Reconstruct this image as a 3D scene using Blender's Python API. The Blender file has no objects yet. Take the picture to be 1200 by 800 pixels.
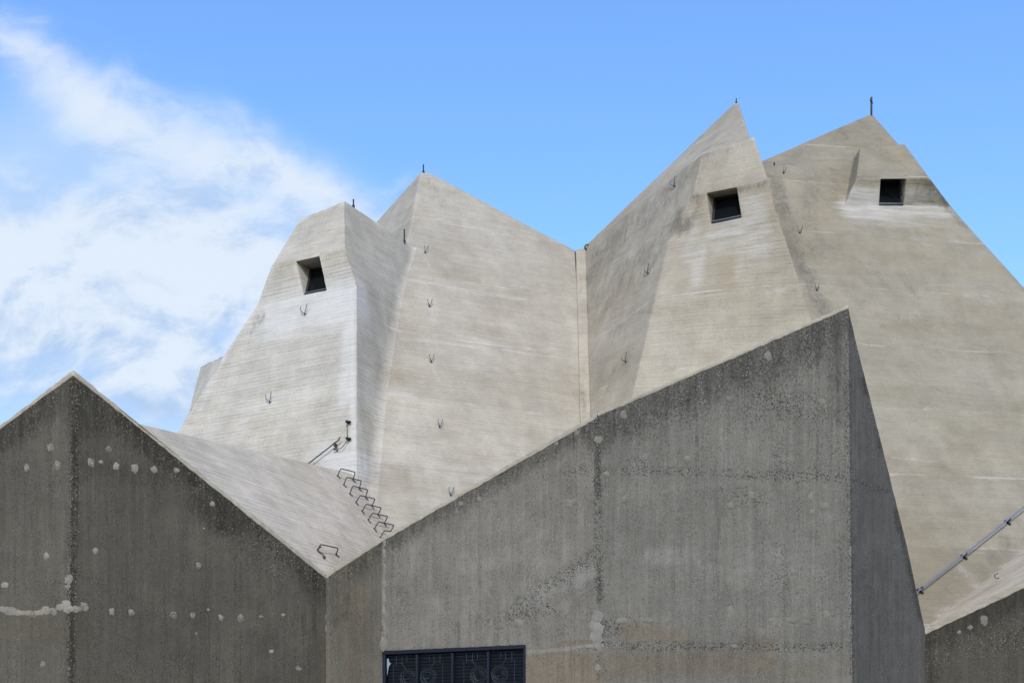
import bpy, bmesh, math, random
import numpy as np
from mathutils import Vector, noise
from mathutils.bvhtree import BVHTree

random.seed(7)
SC = bpy.context.scene
COL = SC.collection
EYE = Vector((0.0, 0.0, 1.7))
FPX, CX, HY = 50 / 36 * 1200, 600.0, 960.0      # surveyed view: focal length and horizon used to measure the photo


def P(x, y, Y):
    """Point at distance Y metres in front of the viewer, seen at the measured bearing."""
    return Vector(((x - CX) / FPX * Y, Y, EYE.z + (HY - y) / FPX * Y))


class Plane:
    """Plane of a measured facade (1/Y is affine in bearing)."""
    def __init__(s, *pts):
        A = np.array([[p[0], p[1], 1.0] for p in pts]); b = np.array([1.0 / p[2] for p in pts])
        s.c = np.linalg.lstsq(A, b, rcond=None)[0]

    def Y(s, x, y):
        return 1.0 / (s.c[0] * x + s.c[1] * y + s.c[2])

    def on(s, x, y, d=0.0):
        return P(x, y, s.Y(x, y) + d)


# ------------------------------------------------------------------ node helpers
class N:
    def __init__(s, name):
        s.m = bpy.data.materials.new(name); s.m.use_nodes = True
        s.t = s.m.node_tree; s.t.nodes.clear()
        s.out = s.t.nodes.new('ShaderNodeOutputMaterial')
        s.b = s.t.nodes.new('ShaderNodeBsdfPrincipled')
        s.t.links.new(s.b.outputs[0], s.out.inputs[0])

    def n(s, typ, **kw):
        nd = s.t.nodes.new(typ)
        for k, v in kw.items():
            setattr(nd, k, v)
        return nd

    def put(s, sock, v):
        if isinstance(v, bpy.types.NodeSocket):
            s.t.links.new(v, sock)
        elif v is not None:
            sock.default_value = v

    def math(s, op, a, b=None, c=None, clamp=False):
        nd = s.n('ShaderNodeMath', operation=op, use_clamp=clamp)
        s.put(nd.inputs[0], a); s.put(nd.inputs[1], b); s.put(nd.inputs[2], c)
        return nd.outputs[0]

    def step(s, v, lo, hi):
        nd = s.n('ShaderNodeMapRange', interpolation_type='SMOOTHSTEP')
        s.put(nd.inputs[0], v); s.put(nd.inputs[1], lo); s.put(nd.inputs[2], hi)
        return nd.outputs[0]

    def lin(s, v, lo, hi, a, b):
        nd = s.n('ShaderNodeMapRange')
        for i, q in enumerate((v, lo, hi, a, b)):
            s.put(nd.inputs[i], q)
        return nd.outputs[0]

    def scale(s, vec, xyz):
        nd = s.n('ShaderNodeVectorMath', operation='MULTIPLY')
        s.put(nd.inputs[0], vec); nd.inputs[1].default_value = xyz
        return nd.outputs[0]

    def noise(s, vec, sc, det=4, rough=.55, dist=0):
        nd = s.n('ShaderNodeTexNoise')
        s.put(nd.inputs['Vector'], vec); nd.inputs['Scale'].default_value = sc
        nd.inputs['Detail'].default_value = det; nd.inputs['Roughness'].default_value = rough
        nd.inputs['Distortion'].default_value = dist
        return nd.outputs[0]

    def vor(s, vec, sc, feature='F1'):
        nd = s.n('ShaderNodeTexVoronoi', feature=feature)
        s.put(nd.inputs['Vector'], vec); nd.inputs['Scale'].default_value = sc
        return nd

    def mix(s, f, a, b, mode='MIX'):
        nd = s.n('ShaderNodeMix', data_type='RGBA', blend_type=mode)
        s.put(nd.inputs[0], f)
        for i, q in ((6, a), (7, b)):
            if isinstance(q, tuple) and len(q) == 3:
                q = (*q, 1)
            s.put(nd.inputs[i], q)
        return nd.outputs[2]

    def bump(s, h, dist, strength=1.0, prev=None):
        nd = s.n('ShaderNodeBump')
        nd.inputs['Strength'].default_value = strength; nd.inputs['Distance'].default_value = dist
        s.put(nd.inputs['Height'], h)
        if prev:
            s.t.links.new(prev, nd.inputs['Normal'])
        return nd.outputs[0]


def val3(s, v):
    nd = s.n('ShaderNodeCombineColor')
    for i in range(3):
        s.put(nd.inputs[i], v)
    return nd.outputs[0]


def pale_concrete(name, tone=(.47, .435, .365), seam=0.0, pitch=1.9, lines=1.0):
    """Sprayed, board-marked pale concrete; masks: R dirt plus painted flank shade, G lime bloom, B bare patch, A warm stain."""
    s = N(name)
    geo = s.n('ShaderNodeNewGeometry'); pos = geo.outputs['Position']
    sep = s.n('ShaderNodeSeparateXYZ'); s.t.links.new(pos, sep.inputs[0]); z = sep.outputs[2]
    at = s.n('ShaderNodeVertexColor', layer_name='wear')
    ac = s.n('ShaderNodeSeparateColor'); s.t.links.new(at.outputs[0], ac.inputs[0])
    dirt, lime, bare = ac.outputs; warm = at.outputs[1]
    # thin board courses
    wob = s.noise(s.scale(pos, (.5, .5, .9)), 1.0, 3)
    zz = s.math('ADD', z, s.math('MULTIPLY', wob, .035))
    cour = s.math('FRACT', s.math('MULTIPLY', zz, 1 / .088))
    tri = s.math('ABSOLUTE', s.math('SUBTRACT', cour, .5))
    brk = s.noise(s.scale(pos, (1.1, 1.1, 15)), 1.0, 3, .6)
    groove = s.math('MULTIPLY', s.step(tri, .30, .48), s.step(brk, .38, .62))
    ln1 = s.noise(s.scale(pos, (.35, .35, 11)), 1.0, 4, .65)
    ln2 = s.noise(s.scale(pos, (1.2, 1.2, 30)), 1.0, 3, .6)
    mot = s.noise(pos, .38, 5, .6)
    mid = s.noise(pos, 1.7, 5, .62)
    fine = s.noise(pos, 22, 3, .6)
    drip = s.noise(s.scale(pos, (2.6, 2.6, .22)), 1.0, 4, .6)
    col = s.mix(s.step(mot, .3, .7), tuple(c * k for c, k in zip(tone, (.90, .89, .87))),
                tuple(c * k for c, k in zip(tone, (1.05, 1.06, 1.09))))
    old = s.math('MULTIPLY', s.step(s.noise(s.scale(pos, (.5, .5, 1.1)), 1.0, 6, .66, .5), .50, .70), .62)
    col = s.mix(old, col, tuple(c * k for c, k in zip(tone, (.80, .77, .70))))
    # short board ends: slight tone steps along each course
    bd = s.n('ShaderNodeTexWhiteNoise', noise_dimensions='2D')
    cbx = s.n('ShaderNodeCombineXYZ'); sx_ = s.math('ADD', sep.outputs[0], s.math('MULTIPLY', sep.outputs[1], .6))
    crs = s.math('FLOOR', s.math('MULTIPLY', zz, 1 / .088))
    s.put(cbx.inputs[0], s.math('FLOOR', s.math('ADD', s.math('MULTIPLY', sx_, .55), s.math('MULTIPLY', crs, .37)))); s.put(cbx.inputs[1], crs)
    s.t.links.new(cbx.outputs[0], bd.inputs[0])
    col = s.mix(1.0, col, val3(s, s.lin(bd.outputs[0], 0, 1, 1 - .045 * lines, 1 + .035 * lines)), 'MULTIPLY')
    # each lift was poured from another batch
    lz = s.math('ADD', s.math('MULTIPLY', s.math('ADD', z, s.math('MULTIPLY', s.math('SUBTRACT', mot, .5), .10)), 1 / pitch), seam)
    wn = s.n('ShaderNodeTexWhiteNoise', noise_dimensions='1D'); s.t.links.new(s.math('FLOOR', lz), wn.inputs[1])
    f = s.lin(wn.outputs[0], 0, 1, .89, 1.07)
    f = s.math('MULTIPLY', f, s.lin(ln1, .25, .75, 1 - .045 * lines, 1 + .035 * lines))
    f = s.math('MULTIPLY', f, s.lin(ln2, .25, .75, 1 - .085 * lines, 1 + .07 * lines))
    f = s.math('MULTIPLY', f, s.lin(mid, .3, .7, .89, 1.09))
    f = s.math('MULTIPLY', f, s.lin(drip, .3, .7, .925, 1.06))
    f = s.math('MULTIPLY', f, s.lin(fine, .3, .7, .91, 1.08))
    f = s.math('MULTIPLY', f, s.math('SUBTRACT', 1, s.math('MULTIPLY', groove, .15 * lines)))
    col = s.mix(1.0, col, val3(s, f), 'MULTIPLY')
    # construction joints: faint pale line, broken
    fr = s.math('ABSOLUTE', s.math('SUBTRACT', s.math('FRACT', s.math('ADD', lz, .5)), .5))
    jn = s.math('MULTIPLY', s.step(fr, .016, .004), s.step(s.noise(pos, .9, 4, .65), .45, .62))
    col = s.mix(s.math('MULTIPLY', jn, .26), col, (.58, .56, .50))
    blm = s.math('MULTIPLY', s.step(fr, .14, .0), s.step(s.noise(s.scale(pos, (1.2, 1.2, 5)), 1.0, 5, .7), .56, .72))
    col = s.mix(s.math('MULTIPLY', blm, .28), col, (.60, .59, .57))
    # wear with a shape of its own; dirt mask also carries painted flank shade
    rag = s.noise(s.scale(pos, (1.7, 1.7, .8)), 1.4, 6, .68)
    rag2 = s.noise(s.scale(pos, (.8, .8, 9)), 1.2, 5, .68)
    w = s.step(s.math('ADD', warm, s.math('MULTIPLY', s.math('SUBTRACT', rag, .5), .7)), .18, .85)
    col = s.mix(s.math('MULTIPLY', w, .75), col, (.27, .225, .15))
    g = s.math('ADD', lime, s.math('MULTIPLY', s.math('SUBTRACT', rag2, .5), 1.0))
    g = s.math('MULTIPLY', s.step(g, .25, 1.15), s.step(lime, .01, .3))
    col = s.mix(s.math('MULTIPLY', g, .55), col, (.58, .57, .555))
    grit = s.noise(s.scale(pos, (5, 5, 2.2)), 2.2, 6, .72)
    d = s.math('ADD', dirt, s.math('MULTIPLY', s.math('SUBTRACT', s.math('ADD', s.math('MULTIPLY', rag, .5), s.math('MULTIPLY', grit, .5)), .5), 2.2))
    d = s.math('MULTIPLY', s.step(d, .2, 1.0), s.step(dirt, .01, .2))
    col = s.mix(s.math('MULTIPLY', d, .85), col, (.105, .095, .078))
    pt = s.step(geo.outputs['Pointiness'], .515, .56)
    col = s.mix(s.math('MULTIPLY', pt, .30), col, (.62, .59, .52))
    s.put(s.b.inputs['Base Color'], col)
    s.b.inputs['Roughness'].default_value = .9
    s.b.inputs['Specular IOR Level'].default_value = .25
    h = s.math('ADD', s.math('MULTIPLY', ln1, .6 * lines), s.math('MULTIPLY', s.math('SUBTRACT', 1, groove), .5 * lines))
    b1 = s.bump(h, .018, .8)
    b2 = s.bump(s.math('ADD', fine, s.math('MULTIPLY', mid, 2.0)), .010, .6, b1)
    s.put(s.b.inputs['Normal'], b2)
    return s.m


def dark_concrete(name, tone=(.175, .168, .152), agg=1.0, streak=1.0):
    """Weathered raw concrete with vertical board marks and exposed aggregate; R algae dirt, G open aggregate, B pale, A brown."""
    s = N(name)
    geo = s.n('ShaderNodeNewGeometry'); pos = geo.outputs['Position']
    at = s.n('ShaderNodeVertexColor', layer_name='wear')
    ac = s.n('ShaderNodeSeparateColor'); s.t.links.new(at.outputs[0], ac.inputs[0])
    dirt, gra, pale = ac.outputs; brown = at.outputs[1]
    mot = s.noise(pos, .55, 6, .62)
    mid = s.noise(pos, 2.6, 6, .66)
    b1 = s.noise(s.scale(pos, (13, 13, .35)), 1.0, 4, .6)
    b2 = s.noise(s.scale(pos, (34, 34, 1.1)), 1.0, 3, .6)
    fine = s.noise(pos, 48, 3, .7)
    f = s.lin(b1, .28, .72, 1 - .16 * streak, 1 + .11 * streak)
    f = s.math('MULTIPLY', f, s.lin(b2, .28, .72, 1 - .09 * streak, 1 + .08 * streak))
    f = s.math('MULTIPLY', f, s.lin(mot, .3, .7, .84, 1.13))
    f = s.math('MULTIPLY', f, s.lin(mid, .3, .7, .88, 1.11))
    f = s.math('MULTIPLY', f, s.lin(fine, .3, .7, .74, 1.24))
    col = s.mix(1.0, tone, val3(s, f), 'MULTIPLY')
    # small patches of another grout
    pm = s.step(s.noise(s.scale(pos, (1.0, 1.0, 1.6)), .9, 5, .6), .55, .70)
    col = s.mix(s.math('MULTIPLY', pm, .30), col, tuple(c * 1.35 for c in tone))
    # dark drips along some boards
    dr = s.math('MULTIPLY', s.step(s.noise(s.scale(pos, (7, 7, .28)), 1.0, 3, .55), .60, .74), s.step(mid, .40, .65))
    col = s.mix(s.math('MULTIPLY', dr, .60), col, tuple(c * .38 for c in tone))
    bn = s.step(s.math('ADD', brown, s.math('MULTIPLY', s.math('SUBTRACT', mot, .5), .8)), .15, .8)
    col = s.mix(s.math('MULTIPLY', bn, .75), col, s.mix(1.0, (tone[0] * .92, tone[1] * .80, tone[2] * .66), val3(s, f), 'MULTIPLY'))
    pl = s.step(s.math('ADD', pale, s.math('MULTIPLY', s.math('SUBTRACT', mid, .5), 1.2)), .3, .8)
    col = s.mix(s.math('MULTIPLY', s.math('MULTIPLY', pl, .5), s.lin(b1, .3, .7, .45, 1)), col, (.27, .26, .23))
    # algae / soot crust running down under the coping
    run = s.noise(s.scale(pos, (6, 6, .6)), 1.0, 5, .65)
    dd = s.math('ADD', dirt, s.math('MULTIPLY', s.math('SUBTRACT', s.math('ADD', s.math('MULTIPLY', s.math('ADD', run, mid), .3), s.math('MULTIPLY', s.noise(s.scale(pos, (1, 1, .6)), 19, 5, .75), .4)), .5), 2.6))
    dd = s.math('MULTIPLY', s.step(dd, .12, .75), s.step(dirt, .01, .2))
    col = s.mix(s.math('MULTIPLY', s.math('MULTIPLY', dd, .84), s.lin(s.noise(s.scale(pos, (11, 11, 1.2)), 1.0, 5, .7), .32, .62, .35, 1)), col, tuple(c * .26 for c in tone))
    # aggregate
    v = s.vor(pos, 40); vc = s.n('ShaderNodeSeparateColor'); s.t.links.new(v.outputs['Color'], vc.inputs[0])
    ag = s.math('ADD', s.math('MULTIPLY', gra, 1.0), s.math('MULTIPLY', s.math('SUBTRACT', s.noise(pos, 1.3, 5, .7), .52), 1.5 * agg))
    ag = s.step(ag, .0, .9)
    ex = s.step(s.noise(s.scale(pos, (5, 5, 1.3)), 1.0, 5, .7), .38, .68)
    hole = s.math('MULTIPLY', s.step(vc.outputs[0], .62, .70), s.step(v.outputs['Distance'], .62, .30))
    stone = s.math('MULTIPLY', s.step(vc.outputs[1], .80, .86), s.step(v.outputs['Distance'], .55, .28))
    col = s.mix(s.math('MULTIPLY', hole, s.math('MAXIMUM', s.math('MULTIPLY', ex, .55), s.math('MULTIPLY', ag, .92))), col, tuple(c * .22 for c in tone))
    warmth = s.mix(vc.outputs[2], (.22, .175, .11), (.30, .285, .25))
    col = s.mix(s.math('MULTIPLY', stone, s.math('MAXIMUM', s.math('MULTIPLY', ex, .28), s.math('MULTIPLY', ag, .9))), col, warmth)
    g1 = s.noise(pos, 44, 3, .85); g2 = s.noise(s.scale(pos, (3, 3, .8)), 1.6, 6, .7)
    pit = s.math('MULTIPLY', s.step(g1, .525, .60), s.math('MAXIMUM', s.step(g2, .42, .72), ag))
    col = s.mix(s.math('MULTIPLY', pit, .9), col, tuple(c * .30 for c in tone))
    glt = s.math('MULTIPLY', s.step(g1, .42, .33), s.step(g2, .64, .36))
    col = s.mix(s.math('MULTIPLY', glt, .5), col, tuple(min(.4, c * 1.9) for c in tone))
    v2 = s.vor(pos, 17); vd = s.n('ShaderNodeSeparateColor'); s.t.links.new(v2.outputs['Color'], vd.inputs[0])
    bug = s.math('MULTIPLY', s.step(vd.outputs[0], .90, .93), s.step(v2.outputs['Distance'], .26, .12))
    col = s.mix(s.math('MULTIPLY', bug, .8), col, tuple(c * .25 for c in tone))
    s.put(s.b.inputs['Base Color'], col)
    s.b.inputs['Roughness'].default_value = .93
    s.b.inputs['Specular IOR Level'].default_value = .2
    n1 = s.bump(s.math('ADD', s.math('MULTIPLY', b1, .7), s.math('MULTIPLY', b2, .4)), .014, .8 * streak)
    hh = s.math('ADD', s.math('MULTIPLY', fine, .6), s.math('SUBTRACT', s.math('MULTIPLY', stone, ag), s.math('MULTIPLY', hole, ag)))
    n2 = s.bump(hh, .013, .8, n1)
    s.put(s.b.inputs['Normal'], n2)
    return s.m


def plain(name, col, rough=.6, metal=0.0, var=.2, sc=30, spec=.25):
    s = N(name)
    geo = s.n('ShaderNodeNewGeometry')
    nz = s.noise(geo.outputs['Position'], sc, 4, .65)
    c = s.mix(s.step(nz, .3, .7), tuple(q * (1 - var) for q in col), tuple(min(1, q * (1 + var)) for q in col))
    s.put(s.b.inputs['Base Color'], c)
    s.b.inputs['Roughness'].default_value = rough; s.b.inputs['Metallic'].default_value = metal
    s.b.inputs['Specular IOR Level'].default_value = spec
    s.put(s.b.inputs['Normal'], s.bump(nz, .004, .5))
    return s.m


def mortar(name, col, ground):
    """Trowelled mortar: B of the wear layer fades from the bare wall at the rim to full mortar."""
    s = N(name)
    pos = s.n('ShaderNodeNewGeometry').outputs['Position']
    at = s.n('ShaderNodeVertexColor', layer_name='wear')
    ac = s.n('ShaderNodeSeparateColor'); s.t.links.new(at.outputs[0], ac.inputs[0])
    a = s.noise(pos, 26, 5, .7); b = s.noise(pos, 70, 3, .7); c = s.noise(pos, 5, 4, .6)
    k = s.step(s.math('ADD', ac.outputs[2], s.math('MULTIPLY', s.math('SUBTRACT', a, .5), 1.1)), .10, .52)
    f = s.math('MULTIPLY', s.lin(b, .3, .7, .82, 1.16), s.lin(c, .3, .7, .78, 1.14))
    base = s.mix(1.0, ground, val3(s, s.math('MULTIPLY', s.lin(b, .3, .7, .72, 1.25), s.lin(a, .3, .7, .85, 1.12))), 'MULTIPLY')
    s.put(s.b.inputs['Base Color'], s.mix(k, base, s.mix(1.0, col, val3(s, f), 'MULTIPLY')))
    s.b.inputs['Roughness'].default_value = .93; s.b.inputs['Specular IOR Level'].default_value = .2
    s.put(s.b.inputs['Normal'], s.bump(s.math('ADD', a, b), .008, .7))
    return s.m


M = {}
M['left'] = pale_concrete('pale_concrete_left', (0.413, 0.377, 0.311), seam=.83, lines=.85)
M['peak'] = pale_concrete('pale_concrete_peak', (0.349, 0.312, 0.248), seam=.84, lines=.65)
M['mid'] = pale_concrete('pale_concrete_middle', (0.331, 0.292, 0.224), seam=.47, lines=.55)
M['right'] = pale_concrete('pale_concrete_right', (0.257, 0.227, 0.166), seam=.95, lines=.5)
M['roof'] = pale_concrete('pale_concrete_low_roof', (.50, .435, .338), seam=.3, pitch=99, lines=1.15)
M['rim'] = pale_concrete('pale_concrete_rim', (.32, .287, .222), seam=.3, pitch=99, lines=.3)
M['gutter'] = pale_concrete('pale_concrete_valley', (0.349, 0.308, 0.238), seam=.1, pitch=1.2, lines=.7)
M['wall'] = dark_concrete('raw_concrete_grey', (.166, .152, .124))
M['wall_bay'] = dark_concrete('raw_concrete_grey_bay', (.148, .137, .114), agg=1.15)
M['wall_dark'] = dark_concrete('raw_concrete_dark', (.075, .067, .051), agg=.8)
M['wall_left_lit'] = dark_concrete('raw_concrete_dark_lit', (.094, .085, .066), agg=.7)  # lighter copy of the dark wall; the left face's stronger light is painted in
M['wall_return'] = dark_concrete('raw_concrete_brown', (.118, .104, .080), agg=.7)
M['wall_side_shade'] = dark_concrete('raw_concrete_side_shade', (.098, .090, .078), agg=.9, streak=1.1)  # darker copy of the wall concrete; the side face's shade is in its colour
M['plaster'] = mortar('plaster_patch', (.225, .206, .166), (.080, .071, .053))
M['plaster_dull'] = mortar('plaster_patch_dull', (.172, .157, .127), (.140, .127, .103))
M['plaster_big'] = mortar('plaster_patch_pale', (.205, .192, .163), (.145, .132, .106))
M['iron'] = plain('dark_iron', (.035, .035, .038), .5, .6, .3, 60)
M['rust'] = plain('weathered_iron', (.085, .068, .055), .7, .4, .35, 60)
M['steel'] = plain('galvanised_steel', (.30, .335, .42), .42, .8, .12, 40)
M['hook'] = plain('hook_steel', (.10, .115, .14), .45, .7, .25, 60)
M['frame'] = plain('window_frame_paint', (.020, .022, .026), .45, 0, .15, 20)
M['sash_bar'] = plain('grey_sash_bar', (.10, .105, .115), .4, .2, .15, 20)
M['frame_blue'] = plain('blue_grey_frame_paint', (.012, .015, .024), .65, 0, .12, 20, .1)
M['slat'] = plain('dark_louver_slat', (.020, .025, .034), .5, 0, .2, 20)
M['grille'] = plain('grey_grille_wire', (.050, .062, .072), .5, .3, .2, 40)
M['paper'] = plain('pale_torn_foil', (.22, .25, .29), .7, 0, .1, 20)
gm = N('window_glass')
gm.b.inputs['Base Color'].default_value = (.006, .007, .008, 1); gm.b.inputs['Roughness'].default_value = .3
gm.b.inputs['Specular IOR Level'].default_value = .06
M['glass'] = gm.m
M['paving'] = plain('grey_paving', (.16, .155, .145), .9, 0, .2, 3)


# ------------------------------------------------------------------ object helpers
def tag(o, label=None, cat=None, group=None, kind=None):
    if label: o['label'] = label
    if cat: o['category'] = cat
    if group: o['group'] = group
    if kind: o['kind'] = kind
    return o


def empty(name, loc, *a, **k):
    o = bpy.data.objects.new(name, None); COL.objects.link(o); o.location = loc
    o.empty_display_size = .3
    return tag(o, *a, **k)


def link(name, bm, mats, parent=None, loc=None, smooth=30):
    """One mesh object; bm holds world coordinates, the origin goes to loc (or to the parent's place)."""
    me = bpy.data.meshes.new(name)
    o = bpy.data.objects.new(name, me); COL.objects.link(o)
    base = Vector(loc) if loc is not None else Vector((0, 0, 0))
    bm2 = bm
    if loc is not None:
        bmesh.ops.translate(bm2, verts=bm2.verts, vec=-base)
    bm2.to_mesh(me); bm2.free()
    for m in (mats if isinstance(mats, list) else [mats]):
        me.materials.append(m)
    me.polygons.foreach_set('use_smooth', [True] * len(me.polygons))
    me.set_sharp_from_angle(angle=math.radians(smooth))
    o.location = base
    if parent:
        o.parent = parent
        pl = Vector((0, 0, 0)); q = parent
        while q: pl += q.location; q = q.parent
        o.location = base - pl
    return o


def world_loc(o):
    v = Vector((0, 0, 0))
    while o: v += o.location; o = o.parent
    return v


class Shell:
    """Facets with shared corners, arrises eased, then cut fine so the surface can be uneven and carry wear."""
    def __init__(s):
        s.bm = bmesh.new(); s.v = {}

    def vert(s, p):
        k = tuple(round(c, 4) for c in p)
        if k not in s.v: s.v[k] = s.bm.verts.new(p)
        return s.v[k]

    def face(s, *pts, mat=0):
        vs = []
        for p in pts:
            v = s.vert(p)
            if v not in vs: vs.append(v)
        try:
            f = s.bm.faces.new(vs); f.material_index = mat
            return f
        except ValueError:
            return None

    def finish(s, res=.12, bevel=.03, amp=.010, freq=.8, amp2=.004, ang=14):
        bm = s.bm
        bm.normal_update()
        bmesh.ops.recalc_face_normals(bm, faces=bm.faces)
        if bevel:
            ed = [e for e in bm.edges if len(e.link_faces) == 2 and e.calc_face_angle(0) > math.radians(ang)]
            bmesh.ops.bevel(bm, geom=ed, offset=bevel, offset_type='OFFSET', segments=2, profile=.5, affect='EDGES', clamp_overlap=True)
        bmesh.ops.triangulate(bm, faces=bm.faces)
        for _ in range(12):
            ed = [e for e in bm.edges if e.calc_length() > res]
            if not ed: break
            bmesh.ops.subdivide_edges(bm, edges=ed, cuts=1)
            bmesh.ops.triangulate(bm, faces=[f for f in bm.faces if len(f.verts) > 3], quad_method='BEAUTY', ngon_method='BEAUTY')
        flat = [e for e in bm.edges if len(e.link_faces) == 2 and e.calc_face_angle(9) < .02]
        bmesh.ops.beautify_fill(bm, faces=bm.faces, edges=flat, use_restrict_tag=False, method='ANGLE')
        bmesh.ops.dissolve_degenerate(bm, dist=.0008, edges=bm.edges)
        bm.normal_update()
        for v in bm.verts:
            d = amp * noise.noise(v.co * freq) + amp2 * noise.noise(v.co * freq * 7)
            v.co += v.normal * d
            if amp2:
                v.co.z += amp2 * .7 * noise.noise(v.co * 9.3 + Vector((5, 1, 7)))
        bm.normal_update()
        s.bvh = BVHTree.FromBMesh(bm)
        return s


def pick(sh, x, y):
    d = (P(x, y, 1.0) - EYE).normalized()
    hit = sh.bvh.ray_cast(EYE, d)
    if hit[0] is None:
        raise RuntimeError('nothing there: %s %s' % (x, y))
    n = hit[1].copy()
    if n.dot(d) > 0: n.negate()
    return hit[0], n


def paint(bm, sh, marks):
    """wear attribute: marks = (channel, [(x, y)...] measured on the facade, radius m, strength)"""
    bm.verts.ensure_lookup_table()
    co = np.array([v.co[:] for v in bm.verts]); W = np.zeros((len(co), 4))
    for ch, pts, rad, st in marks:
        q = []
        for (x, y) in pts:
            try: q.append(np.array(pick(sh, x, y)[0]))
            except RuntimeError: pass
        if not q: continue
        if len(q) == 1: q = [q[0], q[0] + 1e-4]
        for a, b in zip(q[:-1], q[1:]):
            ab = b - a; t = np.clip(((co - a) @ ab) / max(1e-9, ab @ ab), 0, 1)
            dd = np.linalg.norm(co - (a + t[:, None] * ab), axis=1)
            W[:, ch] = np.maximum(W[:, ch], st * np.clip(1.25 * (1 - dd / rad), 0, 1))
    lay = bm.verts.layers.float_color.new('wear')
    for v, w in zip(bm.verts, W):
        v[lay] = w
    return bm


def tube(bm, pts, r, seg=8, r2=None, mat=0):
    """Round bar along a polyline, capped."""
    pts = [Vector(p) for p in pts]; rings = []
    up = None
    for i, p in enumerate(pts):
        d = (pts[min(i + 1, len(pts) - 1)] - pts[max(i - 1, 0)]).normalized()
        if up is None:
            up = d.orthogonal().normalized()
        up = (up - d * up.dot(d)).normalized(); sd = d.cross(up)
        rr = r if r2 is None else r + (r2 - r) * i / (len(pts) - 1)
        rings.append([bm.verts.new(p + (up * math.cos(a) + sd * math.sin(a)) * rr) for a in [2 * math.pi * k / seg for k in range(seg)]])
    for A, B in zip(rings[:-1], rings[1:]):
        for k in range(seg):
            f = bm.faces.new((A[k], A[(k + 1) % seg], B[(k + 1) % seg], B[k])); f.material_index = mat
    for R in (rings[0][::-1], rings[-1]):
        f = bm.faces.new(R); f.material_index = mat
    return bm


def box(bm, c, ax, ay, az, hx, hy, hz, bev=0.0, mat=0):
    vs = [bm.verts.new(Vector(c) + ax * (hx * i) + ay * (hy * j) + az * (hz * k)) for i in (-1, 1) for j in (-1, 1) for k in (-1, 1)]
    fs = []
    for q in ((0, 1, 3, 2), (4, 6, 7, 5), (0, 4, 5, 1), (2, 3, 7, 6), (0, 2, 6, 4), (1, 5, 7, 3)):
        f = bm.faces.new([vs[i] for i in q]); f.material_index = mat; fs.append(f)
    if bev:
        bmesh.ops.bevel(bm, geom=list({e for f in fs for e in f.edges}), offset=bev, segments=2, profile=.5, affect='EDGES')
    return bm


def curve(pts, n=8):
    """Catmull-Rom through points."""
    p = [Vector(q) for q in pts]; p = [2 * p[0] - p[1]] + p + [2 * p[-1] - p[-2]]; out = []
    for i in range(1, len(p) - 2):
        for k in range(n):
            t = k / n
            out.append(.5 * (2 * p[i] + (p[i + 1] - p[i - 1]) * t + (2 * p[i - 1] - 5 * p[i] + 4 * p[i + 1] - p[i + 2]) * t * t
                             + (3 * p[i] - p[i - 1] - 3 * p[i + 1] + p[i + 2]) * t ** 3))
    out.append(p[-2]); return out


def V3(x, y, z): return Vector((x, y, z))


Z = V3(0, 0, 1)


def reveal(sh, q, depth, inward):
    """Jambs, lintel and sill of a window opening; q = top-left, top-right, bottom-right, bottom-left."""
    b = [p + inward * depth for p in q]
    for i in range(4):
        j = (i + 1) % 4
        sh.face(q[i], q[j], b[j], b[i])
    return b


def sash_window(q, inward, parent, tilt_top=.56, tilt_bot=.06):
    """Hopper window set in the opening: fixed frame deep in the reveal, sash leaning out at the foot."""
    tl, tr, br, bl = q
    bm = bmesh.new()
    cor = [tl + inward * tilt_top, tr + inward * tilt_top, br + inward * tilt_bot, bl + inward * tilt_bot]
    c = sum(cor, Vector()) / 4
    cor = [p + (c - p) * .05 for p in cor]
    w = .035
    for i in range(4):
        a, b = cor[i], cor[(i + 1) % 4]
        d = (b - a).normalized(); n = (cor[1] - cor[0]).cross(cor[3] - cor[0]).normalized()
        sd = d.cross(n)
        box(bm, (a + b) / 2, d, sd, n, (b - a).length / 2 + w * .9, w * (1.5 if i == 2 else 1), .03, .006)
    a, b = cor[3], cor[2]; d = (b - a).normalized(); up_ = (cor[0] - a).normalized(); n = d.cross(up_)
    if n.dot(inward) > 0: n = -n
    box(bm, (a + b) / 2 + n * .035 + up_ * .03, d, up_, n, (b - a).length / 2 + .02, .022, .014, .004, mat=1)
    fr = link('window_sash', bm, [M['frame'], M['sash_bar']], parent, cor[3])
    bm = bmesh.new()
    vs = [bm.verts.new(p + inward * .012) for p in cor]
    bm.faces.new(vs)
    r = bmesh.ops.extrude_face_region(bm, geom=bm.faces[:])
    bmesh.ops.translate(bm, verts=[g for g in r['geom'] if isinstance(g, bmesh.types.BMVert)], vec=inward * .012)
    link('window_pane', bm, M['glass'], parent, cor[3])
    bm = bmesh.new()                                    # dark blind wall of the shaft behind the sash
    bk = [p + inward * .77 for p in q]
    bm.faces.new([bm.verts.new(p) for p in bk])
    ov = [p + inward * .47 for p in q]
    for i in range(4):
        a, b = q[i] + inward * .72, q[(i + 1) % 4] + inward * .72
        d = (b - a).normalized(); n = inward; sd = d.cross(n)
        box(bm, (a + b) / 2, d, sd, n, (b - a).length / 2, .03, .025)
    link('window_frame', bm, M['frame'], parent, bk[3])


# ------------------------------------------------------------------ the church: four folded roof towers
church = empty('church', (2, 40, 0), 'pale board-marked concrete church with pointed folded roofs behind the dark walls', 'church')

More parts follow.
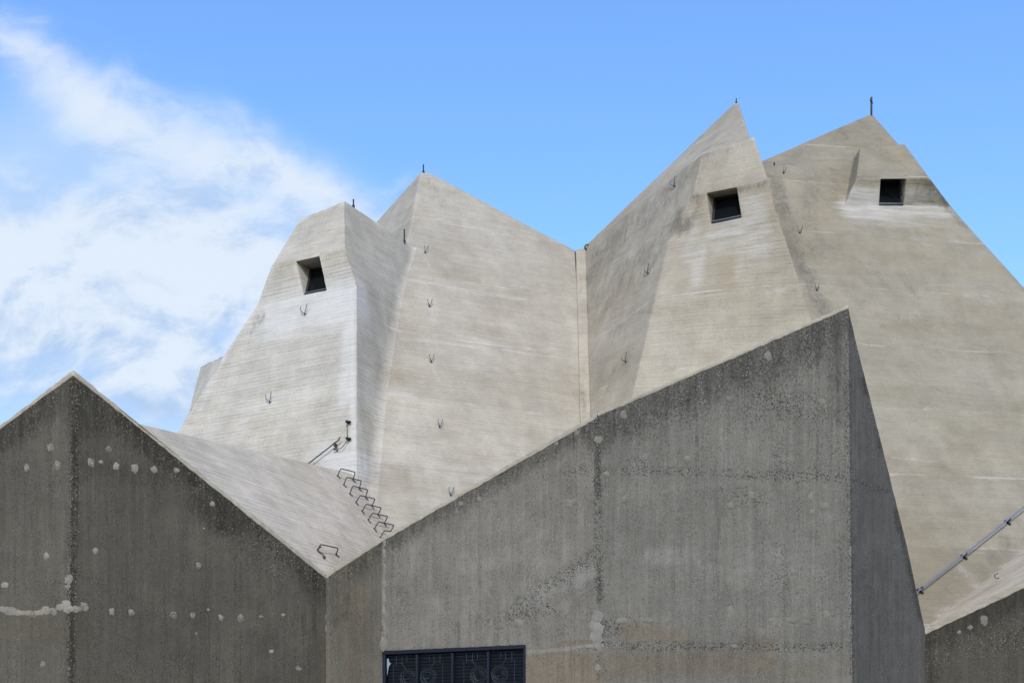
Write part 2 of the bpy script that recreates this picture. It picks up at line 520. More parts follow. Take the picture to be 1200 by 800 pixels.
# --- left tower
T1low = Plane((418, 555, 31.5), (418, 333, 33.0), (302, 357, 34.5))
T1band = Plane((318, 313, 34.3), (404, 293, 33.2), (418, 333, 33.0))
PD = Plane((485, 290, 36.5), (437, 556, 32.0), (672, 293, 38.8))
A0, A1, A2, A3 = P(404, 236, 34.2), P(404, 293, 33.2), P(418, 333, 33.0), T1low.on(418, 555)
A4 = T1low.on(418, 720)
B0, B1, B2 = P(352, 257, 34.9), P(318, 313, 34.3), P(302, 357, 34.5)
B3, B4, B5, B6 = T1low.on(262, 417), T1low.on(225, 479), T1low.on(209, 506), T1low.on(150, 610)
B6b = T1low.on(150, 720)
W = [T1band.on(347, 306.2), T1band.on(374, 300), T1low.on(383, 340.2), T1low.on(356, 345.8)]
ton = (W[1] - W[0]).cross(W[3] - W[0]).normalized()
if ton.y < 0: ton.negate()
s1 = Shell()
s1.face(B0, A0, A1, W[1], W[0], B1)
s1.face(B1, W[0], W[3], B2)
s1.face(W[1], A1, A2, W[2])
s1.face(B2, W[3], W[2], A2, A3, A4, B6b, B6, B5, B4, B3)
reveal(s1, W, .78, ton)
# right flank curving softly into the next fold
dD = (PD.on(600, 340) - PD.on(485, 321)).normalized()
cor = [(A0, (485, 290)), (A0.lerp(A1, .5), (480, 306)), (A1, (474, 322)), (A1.lerp(A2, .5), (470, 336)), (A2, (466, 352)), (A2.lerp(A3, .2), (458, 396)), (A2.lerp(A3, .4), (450, 440)),
       (A2.lerp(A3, .6), (444, 482)), (A2.lerp(A3, .8), (440, 524)), (A3, (436, 562)), (A3.lerp(A4, .5), (430, 640)), (A4, (426, 720))]
rows = []
for k, (a, (jx, jy)) in enumerate(cor):
    j = PD.on(jx, jy)
    soft = min(1.0, .12 + k * .12) if k < 8 else 1.0
    q1 = a.lerp(j, 1 - .24 * soft); q2 = j + dD * (.08 + .14 * soft) - Vector((0, .004, 0))
    row = [a, a.lerp(q1, .5)]
    for i in range(9):
        t = i / 8
        row.append(q1 * (1 - t) ** 2 + j * 2 * t * (1 - t) + q2 * t * t)
    row[-1] = row[-1] + Vector((0, .12, 0))
    rows.append(row)
for r0, r1 in zip(rows[:-1], rows[1:]):
    for i in range(len(r0) - 1):
        s1.face(r0[i], r0[i + 1], r1[i + 1], r1[i])
back = V3(1.2, 7, -1.5)
for i in range(len(rows[0]) - 1):
    bo = V3(-.5, .9, -1.2)
    s1.face(rows[0][i], rows[0][i + 1], rows[0][i + 1] + bo, rows[0][i] + bo)
s1.face(B0, A0, A0 + V3(-.5, .9, -1.2), B0 + V3(-.5, .9, -1.2))
lb = [B0, B1, B2, B3, B4, B5, B6]
for p, q in zip(lb[:-1], lb[1:]):
    s1.face(p, q, q + back, p + back)
# buttress that shows past the left edge
Q = [P(235, 430, 36.0), P(263, 416.5, 34.75), P(275, 500, 35.0), P(214, 497, 35.2), P(222, 482, 35.4)]
s1.face(Q[0], Q[1], Q[2], Q[3], Q[4])
s1.face(Q[0], Q[1], Q[1] + V3(1, 4, -.3), Q[0] + V3(1, 4, -.3))
s1.face(Q[0], Q[4], Q[4] + V3(1, 4, -.3), Q[0] + V3(1, 4, -.3))
s1.finish(.13, .055)
marks = [(1, [(392, 520), (408, 400)], .55, .5), (1, [(385, 535), (412, 545)], 1.0, .85), (1, [(402, 470), (412, 350)], .45, .75), (1, [(412, 330), (414, 540)], .24, .85),
         (1, [(300, 470), (360, 455)], .55, .42), (1, [(330, 340), (345, 335)], .5, .45), (1, [(385, 352), (408, 345)], .6, .55),
         (1, [(322, 370), (405, 352)], 1.4, .95), (1, [(330, 410), (400, 400)], 1.3, .42), (1, [(360, 445), (410, 440)], .2, .5), (1, [(235, 478), (262, 420)], .25, .6), (1, [(250, 470), (300, 455)], .5, .4),
         (1, [(432, 358), (460, 385)], .18, .38), (1, [(425, 500), (428, 450)], .3, .4),
         (0, [(305, 372), (296, 385)], .35, .5), (3, [(320, 311), (402, 294)], .14, .55), (3, [(404, 296), (416, 333)], .12, .5), (3, [(416, 340), (417, 550)], .09, .5)]
paint(s1.bm, s1, marks)
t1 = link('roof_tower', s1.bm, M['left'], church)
tag(t1, 'leftmost tower with tilted dark window and hooded top')
sash_window(W, ton, t1)

# --- second peak with the broad facade
s2 = Shell()
pk = [PD.on(493.5, 201), PD.on(505, 203)]
rt = [PD.on(673, 292.5), PD.on(680, 400), PD.on(690, 720)]
lf = [PD.on(420, 720), PD.on(428, 560), PD.on(436, 470), PD.on(452, 360), PD.on(479, 274)]
s2.face(pk[0], pk[1], rt[0], rt[1], rt[2], lf[0], lf[1], lf[2], lf[3], lf[4])
Lp = [P(443, 258, 39.6), P(390, 318, 41), P(390, 400, 40)]
s2.face(pk[0], lf[4], lf[3], Lp[2], Lp[1], Lp[0])
bk = V3(3, 8, -3)
s2.face(pk[0], pk[1], pk[1] + bk, pk[0] + bk)
s2.face(pk[1], rt[0], rt[0] + bk, pk[1] + bk)
s2.face(Lp[0], pk[0], pk[0] + bk, Lp[0] + bk)
s2.finish(.15, .05)
marks = [(1, [(480, 328), (560, 343), (615, 351)], .16, .62), (1, [(470, 396), (560, 408)], .18, .5), (1, [(440, 458), (480, 463)], .45, .6),
         (1, [(505, 375), (512, 395)], .15, .36), (1, [(498, 300), (504, 312)], .14, .45), (1, [(504, 362), (510, 378)], .14, .45), (1, [(506, 428), (514, 447)], .14, .45),
         (1, [(517, 504), (524, 520)], .14, .4), (1, [(565, 500), (572, 525)], .2, .38), (1, [(604, 430), (612, 448)], .25, .38), (1, [(455, 495), (475, 500)], .18, .6),
         (1, [(590, 410), (660, 420)], .16, .5), (1, [(440, 580), (520, 560)], .7, .25), (3, [(520, 220), (660, 290)], 1.2, .28), (3, [(560, 330), (660, 345)], 1.4, .32),
         (3, [(600, 460), (660, 470)], .8, .25), (0, [(500, 206), (516, 240)], .35, .33), (0, [(560, 262), (575, 280)], .3, .28)]
paint(s2.bm, s2, marks)
t2 = link('roof_tower', s2.bm, M['peak'], church)
tag(t2, 'broad plain tower with a blunt peak and no window')

# --- third tower
FL = Plane((685, 290, 38.9), (690, 485, 35.5), (742, 460, 33.82))
FF = Plane((742, 460, 33.82), (786, 270, 34.7), (948, 365, 33.84))
a0 = FL.on(684, 290)
h0, h1 = FL.on(822, 181), P(884, 160, 34.1)
c0, c1 = FL.on(812, 229.5), P(900, 212, 33.4)
e0, e1 = FL.on(786, 272), P(909, 247, 33.35)
g0, g1 = FL.on(742, 460), P(948, 365, 33.55)
g0b, g1b, a1b = FL.on(710, 600), FF.on(1000, 520), FL.on(692, 600)
pk3 = [P(861, 120.5, 39.0), P(866, 121, 39.0)]


def on_line(p, q, x):
    """Point of the edge p-q seen at bearing x."""
    k = (x - CX) / FPX
    t = (k * p.y - p.x) / ((q.x - p.x) - k * (q.y - p.y))
    return p.lerp(q, t)


W3 = [on_line(c0, c1, 828), on_line(c0, c1, 863), on_line(e0, e1, 869), on_line(e0, e1, 833)]
in3 = (W3[1] - W3[0]).cross(W3[3] - W3[0]).normalized()
if in3.y < 0: in3.negate()
s3 = Shell()
s3.face(h0, h1, c1, W3[1], W3[0], c0)
s3.face(c0, W3[0], W3[3], e0)
s3.face(W3[1], c1, e1, W3[2])
sp_ = [0.0, (W3[3] - e0).length / (e1 - e0).length, (W3[2] - e0).length / (e1 - e0).length, 1.0]
rowp = []
for k in range(13):                                     # gently twisted (ruled) front
    if k <= 8: lp_, rp_ = e0.lerp(g0, k / 8), e1.lerp(g1, k / 8)
    else: lp_, rp_ = g0.lerp(g0b, (k - 8) / 4), g1.lerp(g1b, (k - 8) / 4)
    rowp.append([e0, W3[3], W3[2], e1] if k == 0 else [lp_.lerp(rp_, q) for q in sp_])
for A_, B_ in zip(rowp[:-1], rowp[1:]):
    for i in range(3): s3.face(A_[i], A_[i + 1], B_[i + 1], B_[i])
s3.face(a0, h0, c0, *[r_[0] for r_ in rowp], a1b)
h0p, h1p = h0 + V3(0.02, .85, -.12), h1 + V3(-.02, .85, -.10)
h1q = P(880.5, 166, h1.y + 1.0)
s3.face(h0, h1, h1p, h0p)
s3.face(a0, h0p, h0)
s3.face(a0, pk3[0], h0p)
s3.face(h0p, pk3[0], pk3[1], h1q, h1p)
b3 = V3(.7, 6, -.4)
re_ = [r_[3] for r_ in rowp]
for p, q in [(pk3[1], h1q), (h1q, h1p), (h1p, h1), (h1, c1), (c1, e1)] + list(zip(re_[:-1], re_[1:])):
    s3.face(p, q, q + b3, p + b3)
s3.face(a0, pk3[0], pk3[0] + b3, a0 + b3)
s3.face(pk3[0], pk3[1], pk3[1] + b3, pk3[0] + b3)
reveal(s3, W3, .78, in3)
s3.finish(.13, .025, amp=.008)
marks = [(1, [(816, 262), (810, 300)], .7, .55), (1, [(880, 240), (890, 290)], .9, .62), (1, [(835, 275), (870, 268)], .6, .6), (1, [(845, 290), (900, 285)], .7, .55), (1, [(822, 285), (815, 330)], .4, .6), (1, [(868, 300), (864, 325)], .25, .55),
         (1, [(850, 330), (885, 325)], .3, .35), (3, [(850, 295), (856, 330)], .5, .6),
         (0, [(795, 252), (790, 268), (802, 265)], .40, .85), (0, [(812, 232), (828, 229)], .18, .6), (0, [(818, 235), (816, 255)], .18, .5), (0, [(866, 222), (900, 214)], .16, .6),
         (3, [(872, 222), (876, 250)], .25, .75), (3, [(900, 220), (905, 255)], .25, .6), (3, [(822, 240), (824, 270)], .2, .6), (0, [(700, 310), (780, 230), (815, 190)], 1.6, .50), (0, [(700, 360), (770, 290)], 1.8, .42), (0, [(705, 420), (750, 360)], 1.4, .34), (0, [(700, 460), (730, 430)], 1.2, .30),  # broad washes: dirt plus the turned-away left flank's shade put into the colour
         (0, [(690, 300), (690, 420)], .5, .28), (3, [(700, 380), (740, 330)], 1.3, .5), (3, [(700, 460), (730, 420)], .9, .45), (0, [(840, 150), (835, 170)], .4, .3), (0, [(858, 145), (855, 165)], .3, .35),
         (0, [(826, 176), (850, 167), (882, 157)], .22, .55), (0, [(690, 284), (818, 178)], .25, .3), (1, [(690, 402), (756, 358)], .14, .5), (1, [(756, 358), (900, 332)], .14, .36), (3, [(760, 430), (860, 380)], 1.0, .2), (1, [(744, 455), (785, 275)], .12, .32),
         (3, [(838, 190), (880, 200)], .8, .3)]
paint(s3.bm, s3, marks)
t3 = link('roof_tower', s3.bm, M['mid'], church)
tag(t3, 'tall middle tower with stained window band under a sharp peak')
sash_window(W3, in3, t3, .52, .06)

# --- fourth tower
PG = Plane((948, 365, 35.5), (905, 195, 39.0), (10500, 960, 1e9))
s0 = PG.on(1000, 186); s00 = PG.on(905, 195)
bL, bR = PG.on(990, 241), PG.on(1115, 242)
cL, cR = P(1004, 210, 38.32), P(1090, 209, 38.5)
tL, tR = P(1008, 173, 39.4), P(1060, 169, 39.5)
k0 = [PG.on(842, 206), PG.on(858, 312), PG.on(890, 425), PG.on(970, 830)]
rt4 = [PG.on(1200, 337), PG.on(1300, 450), PG.on(1420, 590), PG.on(1420, 830)]
u0, u1, u2 = P(893, 189, 40.0), P(1019, 134.5, 42.0), P(1023, 135, 42.0)
u3 = P(1053, 169.5, 41.2)
W4 = [on_line(cL, cR, 1032), on_line(cL, cR, 1062), on_line(bL, bR, 1059), on_line(bL, bR, 1030)]
in4 = (W4[1] - W4[0]).cross(W4[3] - W4[0]).normalized()
if in4.y < 0: in4.negate()
s4 = Shell()
s4.face(k0[0], s00, s0, bL, k0[1])
s4.face(bL, W4[3], W4[2], bR, rt4[0], rt4[1], rt4[2], rt4[3], k0[3], k0[2], k0[1])
s4.face(s0, tL, cL, bL)
s4.face(tL, tR, cR, W4[1], W4[0], cL)
s4.face(cL, W4[0], W4[3], bL)
s4.face(W4[1], cR, bR, W4[2])
tLp, tRp = tL + V3(.05, .9, -.06), tR + V3(-.05, .9, -.06)
s4.face(tL, tR, tRp, tLp)
s4.face(s0, tL, tLp)
s4.face(k0[0], u0, u1, u2, u3, tRp, tLp, s0, s00)
b4 = V3(.4, 6, -1.0)
for p, q in ((u2, u3), (u3, tRp), (tRp, tR), (tR, cR), (cR, bR), (bR, rt4[0]), (rt4[0], rt4[1]), (rt4[1], rt4[2]), (u0, u1), (u1, u2)):
    s4.face(p, q, q + b4, p + b4)
reveal(s4, W4, .78, in4)
s4.finish(.15, .022, amp=.020, freq=.4, amp2=.003)
marks = [(0, [(955, 205), (950, 250), (960, 300)], .7, .42), (0, [(978, 200), (974, 240)], .4, .45), (3, [(940, 225), (980, 240)], 1.0, .45), (3, [(1040, 200), (1040, 180)], .5, .4), (0, [(1020, 214), (1022, 224)], .12, .5), (0, [(1074, 214), (1074, 230)], .14, .5), (0, [(1085, 214), (1092, 236)], .2, .6), (3, [(1050, 275), (1056, 300)], .6, .4), (3, [(1090, 260), (1110, 300)], .7, .45), (0, [(970, 290), (1030, 310)], .8, .3), (0, [(1010, 350), (1080, 380)], .9, .28), (0, [(907, 205), (915, 240), (930, 290), (945, 325)], .5, .62), (0, [(914, 215), (920, 240)], .3, .4), (0, [(903, 195), (925, 192)], .3, .5), (0, [(944, 325), (956, 350), (968, 372)], .45, .62), (0, [(918, 225), (932, 285), (950, 335)], .28, .55),
         (1, [(995, 242), (1025, 238)], .8, .8), (1, [(1000, 250), (1100, 246)], .9, .7), (1, [(1000, 226), (1028, 226)], .42, .85), (1, [(1066, 226), (1092, 228)], .42, .7), (0, [(1007, 208), (1030, 207)], .16, .62), (0, [(1064, 207), (1088, 206)], .16, .62), (3, [(1015, 190), (1070, 190)], .6, .4), (1, [(1010, 262), (1095, 262)], .5, .45),
         (0, [(1092, 214), (1112, 240)], .40, .6), (0, [(1088, 214), (1100, 235)], .25, .4), (0, [(1110, 242), (1130, 265)], .4, .5), (0, [(1006, 211), (1032, 211)], .13, .65), (0, [(1062, 211), (1088, 211)], .13, .65),
         (3, [(1010, 215), (1025, 230)], .3, .6), (3, [(1066, 215), (1068, 232)], .2, .6), (3, [(972, 195), (968, 260)], .7, .55), (0, [(965, 200), (962, 235)], .45, .35), (3, [(1050, 180), (1065, 200)], .5, .55), (0, [(1035, 178), (1060, 200)], .5, .35),
         (3, [(930, 280), (985, 255)], .8, .5), (0, [(985, 150), (992, 162)], .3, .5), (0, [(1005, 143), (1030, 160)], .5, .38), (0, [(920, 185), (990, 160)], .45, .3), (3, [(1000, 290), (1180, 320)], 1.6, .38), (0, [(1010, 300), (1040, 340)], .5, .35),
         (0, [(1060, 325), (1075, 350)], .4, .4), (1, [(948, 323), (1015, 327), (1075, 334), (1190, 335)], .2, .4), (1, [(1010, 394), (1060, 400), (1110, 400), (1190, 415)], .17, .4), (1, [(1020, 446), (1110, 451), (1200, 458)], .2, .36),
         (0, [(1085, 452), (1140, 470), (1195, 482)], .05, .45), (1, [(1045, 536), (1100, 541)], .08, .6), (0, [(1060, 617), (1120, 618)], .06, .5), (0, [(1110, 700), (1122, 672)], .55, .42), (0, [(1160, 655), (1195, 620)], .4, .35),
         (1, [(1128, 668), (1150, 690)], .35, .5), (1, [(1100, 720), (1145, 695)], .25, .5), (1, [(1150, 690), (1198, 645)], .25, .5), (3, [(1085, 640), (1110, 690)], 1.0, .4), (3, [(1110, 345), (1200, 400)], 1.3, .42), (0, [(1120, 360), (1160, 410)], .8, .22),
         (0, [(1020, 350), (1045, 400)], .3, .28), (0, [(1120, 425), (1140, 440)], .4, .25), (0, [(1050, 545), (1080, 600)], .3, .26)]
paint(s4.bm, s4, marks)
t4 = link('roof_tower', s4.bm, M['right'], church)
tag(t4, 'rightmost tower with the cross on its ridge and a hooded window')
sash_window(W4, in4, t4, .5, .06)

# --- upright pier in the fold between second and third tower
s5 = Shell()
f0, f1 = PD.on(674, 293.5), FL.on(685.5, 291.5)
f2, f3 = FL.on(695, 620), PD.on(682, 620)
fw = V3(0.02, -.06, 0)
s5.face(f0 + fw, f1 + fw, f2 + fw, f3 + fw)
s5.face(f0 + fw, f0 + V3(0, .3, 0), f3 + V3(0, .3, 0), f3 + fw)
s5.face(f1 + fw, f1 + V3(0, .3, 0), f2 + V3(0, .3, 0), f2 + fw)
s5.face(f0 + fw, f1 + fw, f1 + V3(0, .3, 0), f0 + V3(0, .3, 0))
s5.finish(.1, .03, amp=.02, freq=1.6)
paint(s5.bm, s5, [(0, [(682, 450), (685, 490)], .12, .5), (0, [(679, 300), (681, 360)], .08, .3)])
link('valley_pier', s5.bm, M['gutter'], church)

# ------------------------------------------------------------------ the low building in front
annex = empty('annex_building', (0, 25, 0), 'dark weathered concrete building with zigzag gables standing in front of the church', 'building')


def dirv(px):
    a = math.atan2(px - CX, FPX); return V3(math.sin(a), math.cos(a), 0)


kW = {}
pL = P(-260, 690, 23.5)
pA = P(86, 434, 23.15)
pB = P(382, 672, 24.9)
pC = P(447, 629.5, 24.78)
pE = P(700, 484, 23.5)
pF = P(994, 357, 23.8)
pG = P(1084, 735, 25.45)
pH = P(1320, 624, 25.0)
side = Plane((994, 357, 23.8), (998, 800, 23.8), (1084, 735, 25.45))


def foot(p, dx=0.0): return V3(p.x + dx, p.y, -.3)


down = V3(0, 0, .05)
midA = [side.on(1004, 405), side.on(1040, 548), side.on(1061, 632)]
# left gable
w1 = Shell()
w1.face(pL - down, pA - down, foot(pA, -.07), foot(pL), mat=2)
w1.face(pA - down, pB - down, foot(pB), foot(pA, -.07))
w1.finish(.07, .025, amp=.008, freq=1.1, amp2=.006)
EDGE = [(86, 437), (150, 490), (230, 553), (300, 610), (378, 670)]
marks = [(1, [(88, 440), (86, 560), (84, 680), (82, 800)], .15, 1.0), (0, [(88, 445), (87, 560), (85, 680), (83, 800)], .10, .55), (0, EDGE, .55, .75), (0, [(60, 470), (0, 512)], .5, .7), (0, [(90, 450), (105, 480)], .8, .7), (1, [(95, 450), (130, 500)], .5, .5), (0, [(240, 590), (275, 610)], .5, .8), (0, [(345, 650), (380, 690)], .5, .6),
         (1, [(90, 445), (150, 495), (230, 560), (300, 615), (378, 680)], .5, .6), (1, [(250, 600), (330, 680)], .5, .5), (1, [(5, 510), (80, 450)], .45, .5), (0, [(110, 545), (180, 560)], .4, .45), (2, [(225, 775), (232, 760)], .3, .3), (3, [(20, 735), (70, 737)], .9, .5), (3, [(380, 680), (380, 800)], .25, .5)]
paint(w1.bm, w1, marks)


def patches(sh, bm, spots, mat, thick=.006):
    """Mortar plugs over the old tie holes: thin ragged discs trowelled on the wall."""
    for i, (x, y, r, asp) in enumerate(spots):
        try: p, n = pick(sh, x, y)
        except RuntimeError: continue
        u = n.cross(Z).normalized(); v = u.cross(n).normalized()
        k = 12; out = []
        rr = random.Random(i * 17 + int(x))
        for a in range(k):
            t = 2 * math.pi * a / k; R = r * .92 * rr.uniform(.7, 1.2)
            out.append(p + u * math.cos(t) * R + v * math.sin(t) * R * asp)
        lip = [bm.verts.new(q + n * .001) for q in out]
        top = [bm.verts.new(p + (q - p) * .82 + n * thick * rr.uniform(.8, 1.2)) for q in out]
        cv = bm.verts.new(p + n * thick * 1.5)
        lay = bm.verts.layers.float_color['wear']; amt = rr.uniform(.38, .9)
        for q in top: q[lay] = (0, 0, amt * .62, 0)
        cv[lay] = (0, 0, amt, 0)
        for a in range(k):
            b = (a + 1) % k
            for f in ((lip[a], lip[b], top[b], top[a]), (top[a], top[b], cv)):
                fc = bm.faces.new(f); fc.material_index = mat


LP = [(31, 547, .065, 1.3), (59, 524, .075, 1.15), (67, 545, .075, 1.2), (107, 542, .065, 1.5), (127, 526, .07, .9), (136, 546, .07, 1.2), (158, 549, .085, 1.2), (180, 550, .075, 1), (207, 551, .075, .8),
      (249, 590, .06, 1.0), (54, 651, .06, 1.5), (6, 685, .085, .7), (80, 679, .10, 1.1), (79, 687, .07, .8), (112, 645, .055, 1.2), (233, 662, .065, 1.0), (239, 619, .04, .6), (131, 716, .065, 1.3),
      (154, 717, .065, 1), (204, 721, .075, 1.1), (226, 721, .06, 1.1), (244, 714, .035, 1), (259, 723, .06, 1.1), (282, 724, .07, 1.3), (230, 742, .03, 1), (50, 778, .05, 1.5), (306, 722, .055, .6), (332, 720, .05, .8),
      (350, 783, .07, .9), (318, 763, .06, .7), (118, 541, .04, 1)]
patches(w1, w1.bm, [(x, y, r * .86, q) for x, y, r, q in LP], 1)
# smeared repair of the long crack
ck = [(-6, 712, .075), (6, 714, .09), (13, 716, .12), (20, 718, .08), (30, 718, .075), (38, 719, .085), (47, 717, .08), (53, 715, .10), (62, 716, .085), (70, 711, .08), (77, 709, .11), (80, 713, .11), (88, 713, .08), (95, 712.5, .075), (98, 708, .06), (100, 713, .055)]
patches(w1, w1.bm, [(x, y, r, .75) for x, y, r in ck], 1, .005)
for (x0, y0, r0), (x1, y1, r1) in zip(ck[:-1], ck[1:]):
    if y1 - y0 > -4: patches(w1, w1.bm, [((x0 + x1) / 2, (y0 + y1) / 2, .085, .6)], 1, .004)
wl = link('gable_wall', w1.bm, [M['wall_dark'], M['plaster'], M['wall_left_lit']], annex)
tag(wl, 'darkest gable wall with a row of pale mortar plugs')

# middle gable: narrow return, broad left slab with the window, broad right slab
w2 = Shell()
wl_, wr_ = 450.0, 616.5
slabL = Plane((447, 629.5, 24.78), (447, 800, 24.78), (700, 484, 23.5))
o_tl, o_tr = slabL.on(447.6, 762.5), slabL.on(616, 755)
o_bl, o_br = V3(o_tl.x, o_tl.y, o_tl.z - 1.5), V3(o_tr.x, o_tr.y, o_tl.z - 1.5)
w2.face(pB - down, pC - down, foot(pC), foot(pB), mat=5)
w2.face(pC - down, pE - down, foot(pE), V3(o_br.x, o_br.y, -.3), o_br, o_tr, o_tl, V3(o_tl.x, o_tl.y, o_tl.z - .003) if False else o_bl, V3(o_bl.x, o_bl.y, -.3), foot(pC))
w2.face(o_bl, o_br, V3(o_br.x, o_br.y, -.3), V3(o_bl.x, o_bl.y, -.3))
w2.face(pE - down, pF - down, foot(pF, .10), foot(pE), mat=3)
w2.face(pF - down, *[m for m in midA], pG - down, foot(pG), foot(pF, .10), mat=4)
inn = Vector((0.3, .95, 0)).normalized()
reveal(w2, [o_tl, o_tr, o_br, o_bl], .16, inn)
w2.finish(.07, .025, amp=.008, freq=1.1, amp2=.006)
marks = [(0, [(386, 672), (450, 632), (560, 570), (640, 522), (700, 490)], .38, .75), (0, [(700, 490), (800, 446), (900, 404), (988, 364)], .75, .95), (1, [(700, 495), (760, 470), (880, 420), (985, 380)], 1.0, .72), (1, [(390, 672), (450, 635), (700, 495)], .4, .6), (0, [(760, 490), (850, 450), (950, 410)], .6, .5), (0, [(760, 465), (840, 440), (960, 390)], .7, .5), (0, [(975, 375), (985, 480)], .5, .5), (0, [(400, 670), (440, 650)], .6, .5),
         (1, [(700, 492), (700, 580), (701, 640), (702, 700)], .12, 1.0), (0, [(701, 500), (701, 535), (701, 580)], .10, .8), (0, [(702, 655), (702, 705)], .09, .6), (1, [(990, 370), (994, 500), (997, 640), (999, 790)], .11, .95), (1, [(870, 470), (960, 480)], .7, .6), (1, [(860, 430), (980, 400)], .7, .55), (1, [(900, 470), (930, 480)], .5, .8),
         (1, [(700, 551), (800, 552), (900, 556), (990, 558)], .15, .85), (1, [(830, 575), (880, 585)], .4, .5), (1, [(700, 534), (760, 540)], .12, .6), (1, [(660, 555), (690, 548)], .18, .6), (1, [(600, 560), (655, 555)], .2, .35), (1, [(610, 705), (650, 680), (700, 650)], .22, .9), (1, [(600, 720), (640, 710)], .28, .7),
         (1, [(705, 735), (722, 735)], .2, 1.0), (1, [(708, 756), (860, 757), (995, 757)], .13, .95), (1, [(560, 730), (600, 720)], .25, .5), (1, [(470, 700), (480, 740)], .3, .4), (1, [(820, 520), (830, 545)], .4, .4), (1, [(920, 530), (985, 545)], .7, .45), (1, [(900, 670), (985, 690)], .8, .35),
         (2, [(620, 700), (690, 670)], .4, .6), (2, [(640, 690), (700, 722)], .35, .45), (2, [(760, 650), (950, 665)], .45, .45), (2, [(740, 640), (740, 660)], .3, .4), (2, [(452, 630), (451, 740)], .07, 1.0), (2, [(455, 660), (470, 700)], .4, .3),
         (2, [(996, 640), (997, 740)], .07, .7), (2, [(1012, 580), (1030, 600)], .4, .2), (2, [(620, 764), (700, 756)], .06, 1.0),
         (3, [(640, 785), (690, 785)], .5, 1.0), (3, [(720, 780), (900, 775)], .45, .75), (3, [(735, 740), (800, 745)], .28, .7), (3, [(870, 750), (905, 752)], .2, .6), (3, [(620, 780), (625, 800)], .4, 1.0), (3, [(415, 700), (415, 790)], .55, .55), (0, [(395, 680), (400, 720)], .4, .5), (2, [(560, 640), (690, 600)], 1.2, .3), (2, [(480, 690), (560, 700)], .8, .3), (3, [(655, 755), (690, 752)], .1, .9), (3, [(900, 790), (990, 780)], .5, .5),
         (1, [(1000, 562), (1020, 570), (1043, 576)], .10, .8), (1, [(1000, 400), (1030, 520), (1060, 640), (1075, 720)], .3, .5), (0, [(1000, 385), (1015, 450)], .35, .7), (0, [(1030, 520), (1045, 560)], .2, .6), (0, [(1050, 600), (1080, 725)], .18, .6), (1, [(700, 765), (701, 795)], .05, .9), (0, [(455, 640), (700, 500)], .2, .5)]
paint(w2.bm, w2, marks)
MP = [(731, 486, .08, 1.1), (701, 515, .10, .8), (756, 536, .08, 1.1), (711, 555, .07, 1.2), (730, 576, .075, 1.1), (731, 585, .075, 1.1), (805, 538, .09, 1.0), (780, 577, .08, .9), (865, 570, .06, .8), (856, 592, .08, 1), (880, 580, .075, 1.1), (904, 581, .08, 1.2), (927, 539, .085, 1.2),
      (652, 519, .06, 1), (676, 507, .07, 1), (667, 590, .1, 1.1), (673, 588, .07, 1), (854, 467, .06, 1.1), (900, 417, .10, 1.1), (964, 471, .085, 1.2), (935, 562, .08, .9), (951, 581, .085, 1.3), (966, 592, .10, 1), (926, 541, .08, 1.2), (857, 717, .10, 1.5),
      (731, 714, .11, 1.1), (728, 727, .15, .5), (760, 727, .15, .45), (783, 727, .08, .8), (449, 753, .10, 1.9), (447, 735, .07, 1), (585, 733, .12, .6), (608, 730, .12, .9), (929, 727, .14, .6), (945, 729, .12, .5), (969, 719, .10, .8), (540, 590, .06, 1), (561, 585, .06, 1), (580, 586, .08, 1), (535, 600, .06, 1),
      (952, 600, .07, 1), (903, 727, .06, 1), (860, 757, .08, .6), (480, 735, .06, .6)]
patches(w2, w2.bm, [(x, y, r * .82, q) for x, y, r, q in MP], 1)
BIG = [(450 + .6 * math.sin(y * .9), y, .036 + .012 * math.sin(y * .37), 2.2) for y in range(636, 742, 5)] + [(699, 722, .12, 1.1), (698, 734, .16, 1.1), (699, 745, .15, 1.1), (702, 757, .11, .9), (700, 782, .075, 1.2), (690, 757, .13, .4), (680, 758.5, .12, .3), (703, 738, .07, 1.3), (733, 721, .02, 1), (833, 721, .025, 1), (793, 773, .02, 1), (449, 757, .08, 1.1), (447, 765, .05, 1.6)]
patches(w2, w2.bm, [(x, y, r * .85, q) for x, y, r, q in BIG], 2)
wm = link('gable_wall', w2.bm, [M['wall'], M['plaster_dull'], M['plaster_big'], M['wall_bay'], M['wall_side_shade'], M['wall_return']], annex)
tag(wm, 'tall grey gable wall with a dark grilled window low down')

w3 = Shell()
w3.face(pG - down, pH - down, foot(pH), foot(pG))
w3.finish(.08, .02, amp=.008, freq=1.1, amp2=.006)
paint(w3.bm, w3, [(0, [(1088, 740), (1198, 690)], .6, .85), (1, [(1090, 760), (1198, 750)], .7, .5), (0, [(1087, 740), (1090, 795)], .3, .5)])
patches(w3, w3.bm, [(1153, 727, .08, 1.2), (1137, 735, .05, 1), (1124, 740, .04, 1)], 1)
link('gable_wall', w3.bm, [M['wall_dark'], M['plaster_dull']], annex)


# copings: pale edge of the roof slab showing above the walls
def coping(pts, norms, h=.085, d=.34, out=.012, mat='rim', marks=()):
    sh = Shell(); rows = []
    for p, n in zip(pts, norms):
        f = p + n * out; b = p - n * d
        rows.append([f - V3(0, 0, h), f, b, b - V3(0, 0, h)])
    for A, B in zip(rows[:-1], rows[1:]):
        for i in range(4):
            j = (i + 1) % 4
            sh.face(A[i], A[j], B[j], B[i])
    sh.face(*rows[0]); sh.face(*rows[-1])
    sh.finish(.06, .014, amp=.011, freq=1.4, amp2=.015)
    paint(sh.bm, sh, marks)
    return link('coping', sh.bm, M[mat], annex)


def wn(p, q):
    d = (q - p); d.z = 0
    n = d.cross(Z).normalized()
    return n if n.y < 0 else -n


def avg(a, b):
    m = (a + b).normalized(); return m / max(.4, m.dot(a))


